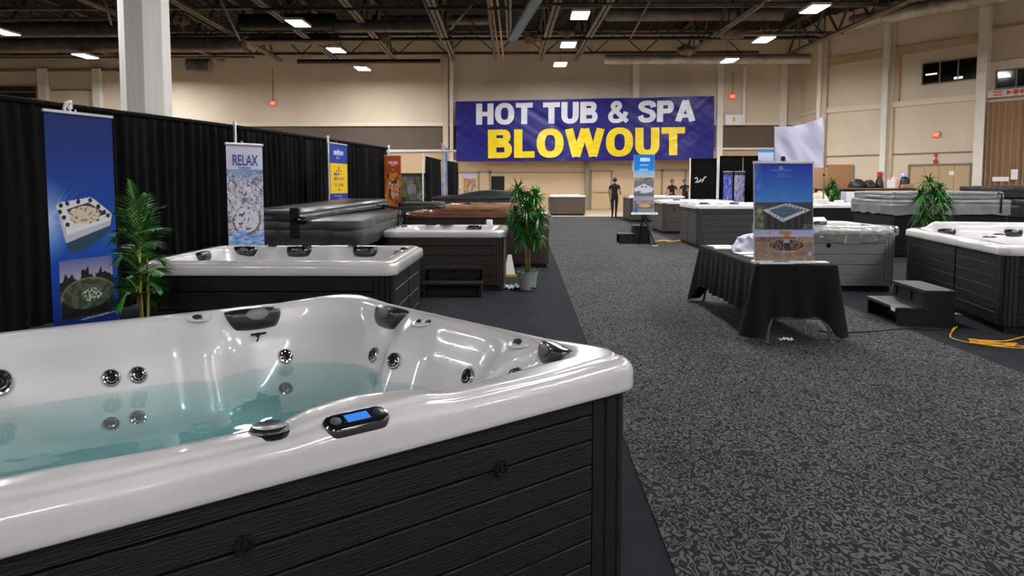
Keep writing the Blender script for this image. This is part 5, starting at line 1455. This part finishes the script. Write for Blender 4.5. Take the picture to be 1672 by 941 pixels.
banner_stand('narrow blue and gold banner in the gap of the short black curtain, nearer one', (PX(721, 28.7), 28.7), (PX(725.5, 29.1), 29.1), Hc(240, 28.6)+.1, .3, f_noise([(30, 60, 160), (120, 150, 210), (190, 150, 90), (40, 70, 170)], 5, 6), 14, 60)
banner_stand('narrow blue and gold banner in the gap of the short black curtain, farther one', (PX(727, 29.25), 29.25), (PX(731, 29.8), 29.8), Hc(240, 29), .3, f_noise([(26, 48, 140), (60, 90, 180), (40, 120, 130), (220, 160, 40)], 4, 13), 14, 60)
# photo mural board behind the covered tubs
Y = 27.0
def f_mural(u, v):
    c = mixc((62, 70, 44), (112, 112, 84), .5+nz(u*7, v*5, 2))
    if v > .92: c = (26, 30, 26)
    if v < .42: c = (30, 34, 34) if nz(u*6, v*8, 5) > -.1 else (70, 84, 40)
    if ell(u, v, .42, .60, .17, .17) < 1: c = (150, 142, 136)
    if ell(u, v, .40, .80, .08, .07) < 1: c = (150, 108, 84)
    if ell(u, v, .40, .88, .10, .045) < 1: c = (66, 84, 130)
    if ell(u, v, .50, .42, .2, .1) < 1: c = (108, 104, 100)
    if ell(u, v, .74, .45, .12, .14) < 1 and nz(u*16, v*16) > -.1: c = (150, 146, 130)
    return c
xa, xb = PX(654, Y), PX(698, Y)
t = thing('photo_board', 'dim green photographic display board beyond the orange banner', 'display board', ((xa+xb)/2, Y, 0))
print_mesh('printed_panel', xb-xa, Hc(284, Y)-.5, 70, 50, f_mural, t, m=prtm, pos=(0, 0, .5)); mb = MB(); w_ = (xb-xa)/2; mb.box(-w_-.03, w_+.03, .005, .04, .0, Hc(283, Y)); mb.build('frame', rub, t)

# ------------------------------------------------------------------ draped table
TX0, TX1, TY0, TY1 = 2.27, 3.05, 7.50, 9.95
t = thing('folding_table', 'long folding table hidden under the black cloth, only its metal legs showing', 'table', ((TX0+TX1)/2, (TY0+TY1)/2, 0))
tw, tl = (TX1-TX0)/2, (TY1-TY0)/2
mb = MB(); mb.box(-tw+.02, tw-.02, -tl+.02, tl-.02, .715, .742, .008); mb.build('tabletop', white, t)
for sy in (-1, 1):
    for sx in (-1, 1):
        mb = MB(); y = sy*(tl-.10); y2 = sy*(tl+.10)
        mb.tube([(sx*.20, y, .71), (sx*.20, sy*(tl-.03), .30), (sx*.29, y2-sy*.02, .15), (sx*.31, y2, .012)], .016, 8)
        mb.box(sx*.31-.03, sx*.31+.03, y2-.02, y2+.02, 0, .014, .004); mb.build('leg', mat('dark_leg_steel', '#4b4c50', .45, metal=.5), t, smooth='auto')
    mb = MB(); mb.tube([(-.235, sy*(tl+.02), .235), (.235, sy*(tl+.02), .235)], .013, 8); mb.build('crossbar', mat('dark_leg_steel', '#4b4c50', .45), t, smooth='auto')
mb = MB()
pts = []
def cloth_ring(k, n=260):
    """k 0..1 down the side"""
    rs = []
    per = 2*(2*tw+2*tl)
    sp = side_pts(tw+.01, tl+.01, .03, 70, 6)
    for p in sp:
        x, y, nx, ny, sd, c, hl = p
        if sd >= 0: dc = hl-abs(c); s = c*1.0+sd*7.3
        else: dc = 0; s = sd
        cor = math.exp(-(dc/.085)**2)
        ang = (x*1.7+y*1.3)
        pl = .020*math.sin((x-y)*26+2*nz(x*3, y*3))*(1-.3*cor)+.03*nz(x*4, y*4, 3)
        o = k*(.035+.10*cor)+k*pl
        hem = .24+.05*nz(x*2, y*2, 8)-.19*cor
        if sd == 3 and c > 0: hem += .015
        z = .752-(.752-hem)*k
        rs.append((x+nx*o, y+ny*o, z))
    return rs
prof = [cloth_ring(k) for k in (0, .03, .08, .16, .25, .35, .45, .55, .65, .75, .85, .93, 1)]
top = [(p[0]*.97, p[1]*.99, .757) for p in prof[0]]
mb.rings([top]+prof, True, False)
tb = mb.build('tablecloth', cloth, smooth=True); tb.location = ((TX0+TX1)/2, (TY0+TY1)/2, 0)
tag(tb, 'black cloth draped over the long table beside the aisle', 'tablecloth')
ztab = .762
# papers, towel
def sheet(label, x, y, w, l, rz, m_=paper, z=ztab, h=.006, name='paper_stack'):
    mb = MB(); mb.M = Matrix.Translation((x, y, z)) @ Matrix.Rotation(rz, 4, 'Z'); mb.box(-w/2, w/2, -l/2, l/2, 0, h)
    return tag(mb.build(name, m_), label, 'paper')
sheet('stack of white papers at the far left of the draped table', 2.45, 9.62, .28, .22, .2, h=.012)
sheet('thick white papers in the middle of the draped table', 2.44, 9.28, .30, .26, -.15, h=.014)
sheet('white booklet left of the towel on the draped table', 2.55, 8.62, .36, .22, .1, h=.012)
sheet('white papers nearest the poster on the draped table', 2.55, 8.30, .34, .16, .25, h=.012)
sheet('white brochure pile under the front of the poster', 2.47, 7.565, .33, .075, .02, h=.02)
sheet('white brochure sticking out right of the poster', 2.90, 7.66, .22, .12, -.05, h=.012)
sheet('blue brochure lying on the white pile in front of the poster', 2.52, 7.55, .15, .05, .02, m_=paperb, z=ztab+.022, h=.004, name='brochure')
mb = MB(); c = Vector((2.66, 8.95, ztab))
def P(u, v):
    th = u*2*PI; ph = v*PI/2; n_ = 1+.35*nz(2.2*math.cos(th)+1, 2.2*math.sin(th), v*4)+.16*math.sin(th*5+v*7+3*nz(math.cos(th)*2, v*3))
    return (c.x+.20*math.cos(ph)**.6*math.cos(th)*n_, c.y+.20*math.cos(ph)**.6*math.sin(th)*n_, c.z+.20*math.sin(ph)*(1+.2*nz(math.cos(th)*3, math.sin(th)*3)))
mb.grid(60, 20, P); tag(mb.build('towel', towel, smooth=True), 'crumpled white towel heap on the draped table left of the poster', 'towel')
# litter under the table
def crumple(name, label, x, y, w, l, m_, seed, h=.03, cat='litter'):
    mb = MB()
    def P(u, v): return (x+(u-.5)*w*(1+.3*nz(v*3, seed)), y+(v-.5)*l*(1+.5*nz(u*4, seed+2)), .008+h*abs(nz(u*4+seed, v*4, seed))*1.3)
    mb.grid(14, 10, P); return tag(mb.build(name, m_), label, cat)
crumple('paper_scrap', 'crumpled white paper scrap on the carpet under the draped table', 2.58, 7.52, .14, .12, paper, 4)
# stepped spa stairs
def steps(label, x, y, rz, W=.88, D=.58, h1=.2, h2=.39, single=None):
    t = thing('spa_steps', label, 'steps', (x, y, 0), rz, 'black spa steps')
    # local: front at y=0 (lower), back at y=D
    d2 = D*.5
    for nm, y0, y1, h in (('tread', 0, d2+.02, h1), ('tread', d2, D, h2)):
        mb = MB()
        for k in range(3):
            a = y0-.02+(y1-y0+.02)*k/3; b_ = y0-.02+(y1-y0+.02)*(k+1)/3
            mb.box(-W/2-.01, W/2+.01, a+.002, b_-.002, h-.035, h, .004)
        mb.build(nm, blkw, t)
    for sx in (-1, 1):
        mb = MB(); x0, x1 = (-W/2, -W/2+.035) if sx < 0 else (W/2-.035, W/2)
        mb.box(x0, x1, .0, d2+.01, 0, h1-.03); mb.box(x0, x1, d2, D, 0, h2-.03)
        mb.build('side_panel', rub, t)
    mb = MB(); mb.box(-W/2+.035, W/2-.035, .16, .18, 0, h1-.035); mb.build('riser_panel', rub, t)
    mb = MB()
    mb.box(-W/2+.03, W/2-.03, d2+.012, d2+.03, h1, h2-.035)
    for q in (-.5, 0, .5):
        mb.box(q*(W-.08)-.03, q*(W-.08)+.03, d2-.0, d2+.014, h1, h2-.035)
    mb.box(-W/2+.03, W/2-.03, d2, d2+.014, h1, h1+.025); mb.box(-W/2+.03, W/2-.03, d2, d2+.014, h2-.06, h2-.035)
    mb.build('riser_panel', blk, t)
    return t
steps('black two-step spa stairs in front of the white and brown hot tub', -1.0, 10.36, 0, .80, .56, .20, .38)
t = steps('black two-step spa stairs beside the long black tub on the right, with a white tag', 4.10, 8.80, -PI/2+R(-4), .88, .60)
mb = MB(); mb.box(.34, .44, -.034, -.026, .155, .195, .002); mb.build('white_tag', white, t)
steps('black two-step spa stairs seen from the side beneath the easel sign', 2.42, 20.0, -PI/2, .62, .78, .26, .47)
# ------------------------------------------------------------------ cords
def cord(label, pts, r, m_, name='cord', cat='cord'):
    mb = MB(); P3 = [tuple(p) for p in catmull([tuple(map(float, p)) for p in pts], 8)]; mb.tube(P3, r, 7); return tag(mb.build(name, m_, smooth=True), label, cat)
cord('black power cord running across the carpet from the draped table to the right', [(*atZ(1338, 543).xy, .015), (*atZ(1380, 545).xy, .015), (*atZ(1430, 543).xy, .015), (*atZ(1480, 538).xy, .012), (*atZ(1515, 540).xy, .012), (*atZ(1540, 539).xy, .012)], .007, rub)
yp = [(1558, 534), (1554, 541), (1560, 537), (1562, 533), (1552, 546), (1556, 554), (1590, 560), (1640, 567), (1690, 570), (1640, 561), (1592, 557), (1585, 555), (1630, 559), (1655, 565), (1600, 563), (1585, 557), (1625, 565), (1660, 562), (1610, 560), (1600, 556), (1640, 558), (1672, 549), (1700, 545)]
cord('bright yellow extension cord lying in loose loops beside the long black tub', [(*atZ(px, py, .02).xy, .014+.006*(i % 3)) for i, (px, py) in enumerate(yp)], .006, yel)
cord('short yellow cord on the carpet in front of the dark grey tub', [(*atZ(1068, 396).xy, .015), (*atZ(1085, 394).xy, .015), (*atZ(1097, 396).xy, .015), (*atZ(1110, 394).xy, .015)], .02, yel)
crumple('plug_bag', 'small clear bag of fittings below the skirt of the long black tub', *atZ(1556, 515).xy, .16, .10, film, 3)
# ------------------------------------------------------------------ plants
def leaf_blade(mb, p, d, L, w, droop, n=4, up=Vector((0, 0, 1))):
    d = d.normalized(); s = d.cross(up); s = s.normalized() if s.length > 1e-3 else Vector((1, 0, 0))
    rows = []
    for i in range(n+1):
        t = i/n; q = p+d*L*t+Vector((0, 0, -droop*L*t*t)); ww = w*(.35+1.1*t if t < .4 else .8*(1-t)/.6)*(1 if i < n else .05)+.0008
        fold = Vector((0, 0, ww*.35))
        rows.append((tuple(q-s*ww+fold), tuple(q), tuple(q+s*ww+fold)))
    vs = [v for r in rows for v in r]; fs = []
    for i in range(n):
        a = i*3; fs += [(a, a+1, a+4, a+3), (a+1, a+2, a+5, a+4)]
    mb.add(vs, fs)
def frond(mb, base, pts, L0=.16, n=22, m_=None):
    P3 = [Vector(p) for p in catmull([tuple(p) for p in pts], 8)]
    mb.mat(stemm).tube([tuple(p) for p in P3], [.006*(1-.8*i/len(P3)) for i in range(len(P3))], 5)
    mb.mat(leafm); N = len(P3)
    for i in range(n):
        f = .18+.82*i/(n-1); k_ = min(N-2, int(f*(N-1))); p = P3[k_]; d = (P3[k_+1]-P3[max(0, k_-1)]).normalized()
        s = d.cross(Vector((0, 0, 1))); s = s.normalized() if s.length > 1e-3 else Vector((1, 0, 0))
        ln = L0*(.55+.75*math.sin(min(1, f*1.1)*PI)**.6)*(1-.35*f)
        for sg in (-1, 1):
            dd = (d*(.75+.5*f)+s*sg*1.0+Vector((0, 0, .12+random.uniform(-.08, .08)))); mb.mat(leafm if random.random() < .65 else leafd)
            leaf_blade(mb, p, dd, ln*random.uniform(.88, 1.1), .0125, .28, 3)
# slim areca palm in front of the blue banner
Yp = 5.7; cxp = PX(228, Yp)
t = thing('potted_palm', 'tall slim palm with feathery fronds beside the tall blue banner', 'plant', (cxp, Yp, 0))
mb = MB(); mb.lathe([(.11, 0), (.14, .24), (.15, .26), (.14, .26), (.13, .22), (.001, .22)], 24); mb.build('pot', potm, t, smooth='auto')
for k, (dx, dy, h, r) in enumerate([(-.02, .0, 1.02, .011), (.02, .02, .98, .010), (-.05, .03, .86, .009), (.045, -.02, .80, .009), (.0, -.03, .92, .009)]):
    mb = MB(); mb.tube([(dx*.6, dy, .2), (dx*.8, dy, .5), (dx*1.2, dy*1.2, h)], [r*1.2, r, r*.8], 7); mb.build('stem', stemm, t, smooth=True)
def pxo(px, py, y): q = atY(px, py, y); return Vector((q.x-cxp, q.y-Yp, q.z))
FR = [((228, 375), (222, 330), (213, 297), -.05), ((230, 385), (243, 352), (264, 338), .05), ((229, 395), (246, 378), (267, 372), -.15), ((225, 385), (208, 345), (196, 352), .1), ((224, 400), (200, 380), (186, 392), .0),
      ((230, 430), (248, 420), (266, 428), .1), ((232, 450), (250, 440), (266, 446), -.1), ((226, 440), (205, 420), (190, 428), -.1), ((228, 462), (245, 460), (262, 470), .0), ((222, 470), (205, 455), (188, 470), .1),
      ((232, 480), (242, 480), (256, 494), .12), ((224, 485), (208, 480), (192, 500), -.1), ((227, 380), (232, 345), (240, 318), .15), ((226, 372), (214, 340), (203, 322), -.2), ((229, 405), (238, 395), (255, 402), .2), ((225, 420), (212, 405), (200, 408), .2)]
for a, b_, c_, dy in FR:
    mb = MB(); frond(mb, None, [pxo(a[0], a[1]+14, Yp), pxo(*a, Yp+dy*.3), pxo(*b_, Yp+dy), pxo(c_[0], c_[1], Yp+dy*1.6)], .19, 24); mb.build('frond', parent=t)
# bushy cane palms
def bushy(label, x, y, heads, zpot, leafL=.36, nleaf=60, lw=.02, low=True, potr=.15, poth=.26, trunkh=.62):
    t = thing('potted_palm', label, 'plant', (x, y, 0))
    mb = MB(); mb.mat(potm).lathe([(potr*.78, 0), (potr*.95, poth*.85), (potr*1.02, poth*.86), (potr*1.04, poth), (potr*.95, poth), (potr*.92, poth*.9)], 28, cap1=False)
    mb.mat(soil).lathe([(potr*.93, poth*.9), (.001, poth*.92)], 24, cap0=False); mb.build('pot', parent=t, smooth='auto')
    mb = MB()
    for a in (-1, 0, 1): mb.tube([(a*.02, a*.01, poth*.85), (a*.025, -a*.01, trunkh*.8), (a*.05, a*.03, trunkh*1.15)], [.022, .018, .014], 8)
    for (hx, hy, hz, s) in heads: mb.tube([(0, 0, trunkh), (hx*.5, hy*.5, (trunkh+hz)/2), (hx, hy, hz)], [.014, .010, .007], 6)
    mb.build('trunk', trunk, t, smooth=True)
    mb = MB()
    for (hx, hy, hz, s) in heads:
        for k in range(nleaf):
            az = k*2.39996+random.uniform(-.2, .2); el = random.uniform(-.75, 1.15) if k > 6 else random.uniform(.9, 1.4)
            d = Vector((math.cos(az)*math.cos(el), math.sin(az)*math.cos(el), math.sin(el)))
            mb.mat(leafm if random.random() < .45 else leafd)
            leaf_blade(mb, Vector((hx, hy, hz-.12*random.random())), d, leafL*s*random.uniform(.6, 1.05), lw, random.uniform(.15, .6), 4)
    mb.build('foliage', parent=t)
    if low:
        mb = MB()
        for k in range(90):
            az = random.uniform(0, 2*PI); el = random.uniform(.15, 1.2); d = Vector((math.cos(az)*math.cos(el), math.sin(az)*math.cos(el), math.sin(el)))
            mb.mat(leafm if random.random() < .6 else leafd); leaf_blade(mb, Vector((random.uniform(-.07, .07), random.uniform(-.07, .07), poth)), d, random.uniform(.12, .24), .008, .6, 4)
        mb.build('undergrowth', parent=t)
    return t
Yq = 11.2; xq = PX(857, Yq)+.04
bushy('bushy green palm in a grey pot at the left side of the aisle', xq, Yq, [(-.14, 0, 1.50, 1.0), (.12, .05, 1.42, 1.05), (0, -.1, 1.25, 1.1), (-.18, .05, 1.15, 1), (.17, -.05, 1.12, 1.05), (.0, .1, .95, 1.05), (-.08, -.1, .82, .85), (.12, 0, .80, .9), (.0, .0, 1.40, .9), (.08, .08, 1.0, 1), (-.15, 0, 1.0, 1)], 0, .27, 90)
Yq2 = 15.2
bushy('bushy palm standing between the right-hand tubs in front of the grey cover', PX(1523, Yq2), Yq2, [(-.08, 0, 1.62, 1), (.17, .05, 1.5, .9), (-.22, 0, 1.38, 1), (.05, -.1, 1.3, 1.1), (.28, 0, 1.25, 1), (-.12, .1, 1.0, 1.05), (.15, -.05, .95, 1.05), (0, 0, .75, 1.1), (0, 0, 1.4, 1), (-.1, .1, 1.15, 1)], 0, .33, 80)
bushy('dark palm far behind the white foam blocks on the right', PX(1360, 25.4), 25.4, [(0, 0, 1.55, 1), (-.15, 0, 1.3, 1.1), (.2, 0, 1.25, 1), (.05, 0, 1.0, 1.2), (.1, 0, .8, 1)], 0, .42, 50, lw=.04, low=False)
# litter by the pot
def foldbits(label, px, py, m_, seed, w, l):
    q = atZ(px, py); return crumple('paper_scrap', label, q.x, q.y, w, l, m_, seed, .08)
foldbits('crumpled white plastic straps on the carpet by the grey plant pot', 838, 471, white, 7, .26, .30)
q = atZ(865, 473); mb = MB(); mb.tube([(q.x-.08, q.y, .02), (q.x+.02, q.y-.05, .03), (q.x+.10, q.y-.03, .02)], .014, 6); tag(mb.build('tool', rub, smooth=True), 'small black handled tool in front of the grey plant pot', 'tool')
# folded wet-floor style sign
q = atZ(832, 452); t = thing('folding_sign', 'small yellow and white folding floor sign between the brown tub and plant pot', 'sign', (q.x, q.y+.1, 0))
for s_ in (-1, 1):
    mb = MB(); mb.add([(-.10, s_*.10, 0), (.10, s_*.10, 0), (.03, s_*.01, .36), (-.03, s_*.01, .36), (-.10, s_*.10+.012, 0), (.10, s_*.10+.012, 0), (.03, s_*.01+.012, .36), (-.03, s_*.01+.012, .36)], [(3,2,1,0),(4,5,6,7),(0,1,5,4),(1,2,6,5),(2,3,7,6),(3,0,4,7)])
    mb.build('panel', white if s_ < 0 else yelb, t)
mb = MB(); mb.box(-.1, .12, -.125, -.105, .0, .04); mb.build('yellow_edge', yelb, t)
# ------------------------------------------------------------------ people
def person(label, x, y, rz, joints, H=1.0, seated=False, mats=None, group=None):
    """joints: dict name->(x,y,z); body grown with a skin modifier, one continuous mesh"""
    t = thing('person', label, 'person', (x, y, 0), rz)
    J = dict(pelvis=(0, 0, .95), waist=(0, -.01, 1.08), chest=(0, .0, 1.30), neckb=(0, .01, 1.49), neck=(0, -.005, 1.55), head=(0, -.02, 1.64), crown=(0, -.01, 1.745))
    J.update(joints)
    names = list(J); vi = {n: i for i, n in enumerate(names)}
    E_ = [('pelvis', 'waist'), ('waist', 'chest'), ('chest', 'neckb'), ('neckb', 'neck'), ('neck', 'head'), ('head', 'crown')]
    RAD = dict(pelvis=(.155, .11), waist=(.145, .10), chest=(.165, .11), neckb=(.085, .075), neck=(.055, .058), head=(.075, .095), crown=(.05, .06),
               sh=(.062, .062), el=(.043, .043), wr=(.028, .028), hip=(.095, .095), kn=(.062, .062), an=(.04, .042), toe=(.042, .03), palm=(.034, .02))
    for s in 'LR':
        E_ += [('chest', 'sh'+s), ('sh'+s, 'el'+s), ('el'+s, 'wr'+s), ('wr'+s, 'palm'+s), ('pelvis', 'hip'+s), ('hip'+s, 'kn'+s), ('kn'+s, 'an'+s), ('an'+s, 'toe'+s)]
    me = bpy.data.meshes.new('b'); me.from_pydata([Vector(J[n])*H for n in names], [(vi[a], vi[b_]) for a, b_ in E_], [])
    # fingers: short chains from the palm
    o = bpy.data.objects.new('b', me); COL.objects.link(o)
    bm = bmesh.new(); bm.from_mesh(me); lay = bm.verts.layers.skin.new(); bm.verts.ensure_lookup_table()
    for n in names:
        key = n if n in RAD else n[:-1]; r = RAD[key]; bm.verts[vi[n]][lay].radius = (r[0]*H, r[1]*H)
    bm.verts[vi['pelvis']][lay].use_root = True
    for s in 'LR':
        w = Vector(J['wr'+s]); pl = Vector(J['palm'+s]); d = (pl-w).normalized(); side = d.cross(Vector((0, 0, 1))); side = side.normalized() if side.length > .1 else Vector((0, 1, 0))
        for q in range(5):
            if q < 4:
                off = side*(.018*(q-1.5)); p1 = pl+off; p2 = pl+off+d*(.035+.006*(1.5-abs(q-1.5)))+Vector((0, 0, -.006)); p3 = p2+d*.028+Vector((0, 0, -.012))
            else: p1 = w.lerp(pl, .5)+side*.03; p2 = p1+d*.02+side*.02; p3 = p2+d*.03
            prev = bm.verts[vi['palm'+s]]
            for p_, rr in ((p1, .011), (p2, .009), (p3, .008)):
                v = bm.verts.new(p_*H); v[lay].radius = (rr*H, rr*H); bm.edges.new((prev, v)); prev = v; bm.verts.ensure_lookup_table()
    bm.to_mesh(me); bm.free()
    md = o.modifiers.new('s', 'SKIN'); md.use_smooth_shade = True; md2 = o.modifiers.new('u', 'SUBSURF'); md2.levels = 2; md2.render_levels = 2
    dg = bpy.context.evaluated_depsgraph_get(); dg.update(); m2 = bpy.data.meshes.new_from_object(o.evaluated_get(dg)); bpy.data.objects.remove(o)
    m2.name = 'body'; b_ = bpy.data.objects.new('body', m2); COL.objects.link(b_); b_.parent = t
    m2.materials.clear()
    for m_ in (skin, shirt, trou): m2.materials.append(m_)
    els = [Vector(J['elL'])*H, Vector(J['elR'])*H]; shs = [Vector(J['shL'])*H, Vector(J['shR'])*H]; wrs = [Vector(J['wrL'])*H, Vector(J['wrR'])*H]
    for p in m2.polygons:
        c = p.center; k_ = 0
        armd = min((c-w_).length for w_ in wrs+els)
        onfore = any(((c-a).length+(c-b2).length) < (a-b2).length*1.12+.03 for a, b2 in zip(els, wrs)) or min((c-w_).length for w_ in wrs) < .17*H
        lowarm = any((c-a).length < .13*H for a in els)
        if c.z > 1.505*H: k_ = 0
        elif onfore or lowarm: k_ = 0
        elif c.z > .96*H: k_ = 1
        else: k_ = 2
        p.material_index = k_; p.use_smooth = True
    hd = Vector(J['head'])*H
    mb = MB()
    def P(u, v):
        th = u*2*PI; ph = -.75+v*(PI/2+.75); r = 1+.05*nz(math.cos(th)*3, math.sin(th)*3, v*4)
        lowc = 1 if math.sin(th) > -.35 else .0
        ph2 = ph if lowc or ph > .55 else .55
        return (hd.x+.094*H*r*math.cos(ph2)*math.cos(th), hd.y+.014*H+.116*H*r*math.cos(ph2)*math.sin(th), hd.z+.035*H+.112*H*r*math.sin(ph2))
    mb.grid(28, 12, P, flip=False); mb.build('hair', hairm, t, smooth=True)
    # face details (nose, ears) and shoes
    mb = MB()
    for s in (-1, 1):
        mb.M = Matrix.Translation((hd.x+s*.082*H, hd.y, hd.z+.005)) @ Matrix.Diagonal((.3, .6, 1, 1)); mb.lathe([(.001, -.032), (.024, -.015), (.028, .01), (.02, .03), (.001, .034)], 10)
    mb.build('ear', skin, t, smooth=True)
    mb = MB(); mb.M = Matrix(); mb.tube([(hd.x, hd.y-.088*H, hd.z+.02), (hd.x, hd.y-.112*H, hd.z-.02), (hd.x, hd.y-.09*H, hd.z-.028)], [.008, .014, .008], 6); mb.build('nose', skin, t, smooth=True)
    for s in 'LR':
        a = Vector(J['an'+s])*H; q = Vector(J['toe'+s])*H; d = (q-a); d.z = 0; d.normalize(); mb = MB()
        mb.M = Matrix.Translation((a.x, a.y, 0)) @ Matrix.Rotation(math.atan2(d.y, d.x), 4, 'Z')
        pts = [(-.07, .035), (.02, .042), (.12, .048), (.19, .036), (.215, .015)]
        rs = []
        for x_, w_ in pts:
            hgt = .075 if x_ < .05 else (.06 if x_ < .15 else .035)
            rs.append([(x_, -w_, 0), (x_, -w_, hgt*.5), (x_, -w_*.5, hgt), (x_, w_*.5, hgt), (x_, w_, hgt*.5), (x_, w_, 0)])
        mb.rings(rs, True, True); mb.build('shoe', rub, t, smooth='auto')
    return t
base = dict(shL=(-.19, .0, 1.42), shR=(.19, .0, 1.42), hipL=(-.10, 0, .90), hipR=(.10, 0, .90), knL=(-.11, -.02, .50), knR=(.11, -.02, .50), anL=(-.11, .03, .09), anR=(.11, .03, .09), toeL=(-.13, -.10, .04), toeR=(.13, -.10, .04))
j = dict(base); j.update(elL=(-.245, .02, 1.15), wrL=(-.22, -.20, 1.04), palmL=(-.20, -.27, 1.03), elR=(.245, .0, 1.13), wrR=(.22, -.06, .90), palmR=(.21, -.08, .82), head=(.0, -.03, 1.63), anL=(-.07, .04, .09), toeL=(-.08, -.10, .04), anR=(.09, .0, .09), toeR=(.10, -.14, .04), knL=(-.08, -.01, .5), knR=(.09, -.03, .5))
q = atZ(1005, 357); person('person in black T-shirt and trousers standing with back turned by the far tub', q.x, 34.6, PI-R(18), j, 1.03)
j2 = dict(base); j2.update(elL=(-.28, -.05, 1.17), wrL=(-.18, -.28, 1.08), palmL=(-.12, -.33, 1.08), elR=(.28, -.05, 1.17), wrR=(.18, -.28, 1.08), palmR=(.12, -.33, 1.08))
person('blurred person in a dark top far behind the easel sign, near the back wall', PX(1097.5, 38.5), 38.5, R(10), j2, .99)
j3 = dict(base); j3.update(elL=(-.30, -.02, 1.18), wrL=(-.34, -.2, 1.0), palmL=(-.33, -.27, .98), elR=(.26, .0, 1.16), wrR=(.2, -.2, 1.25), palmR=(.15, -.24, 1.32), head=(-.03, -.04, 1.62))
person('person in a dark top partly hidden by the black booth curtain', PX(1119, 38), 38.0, R(-20), j3, 1.0)
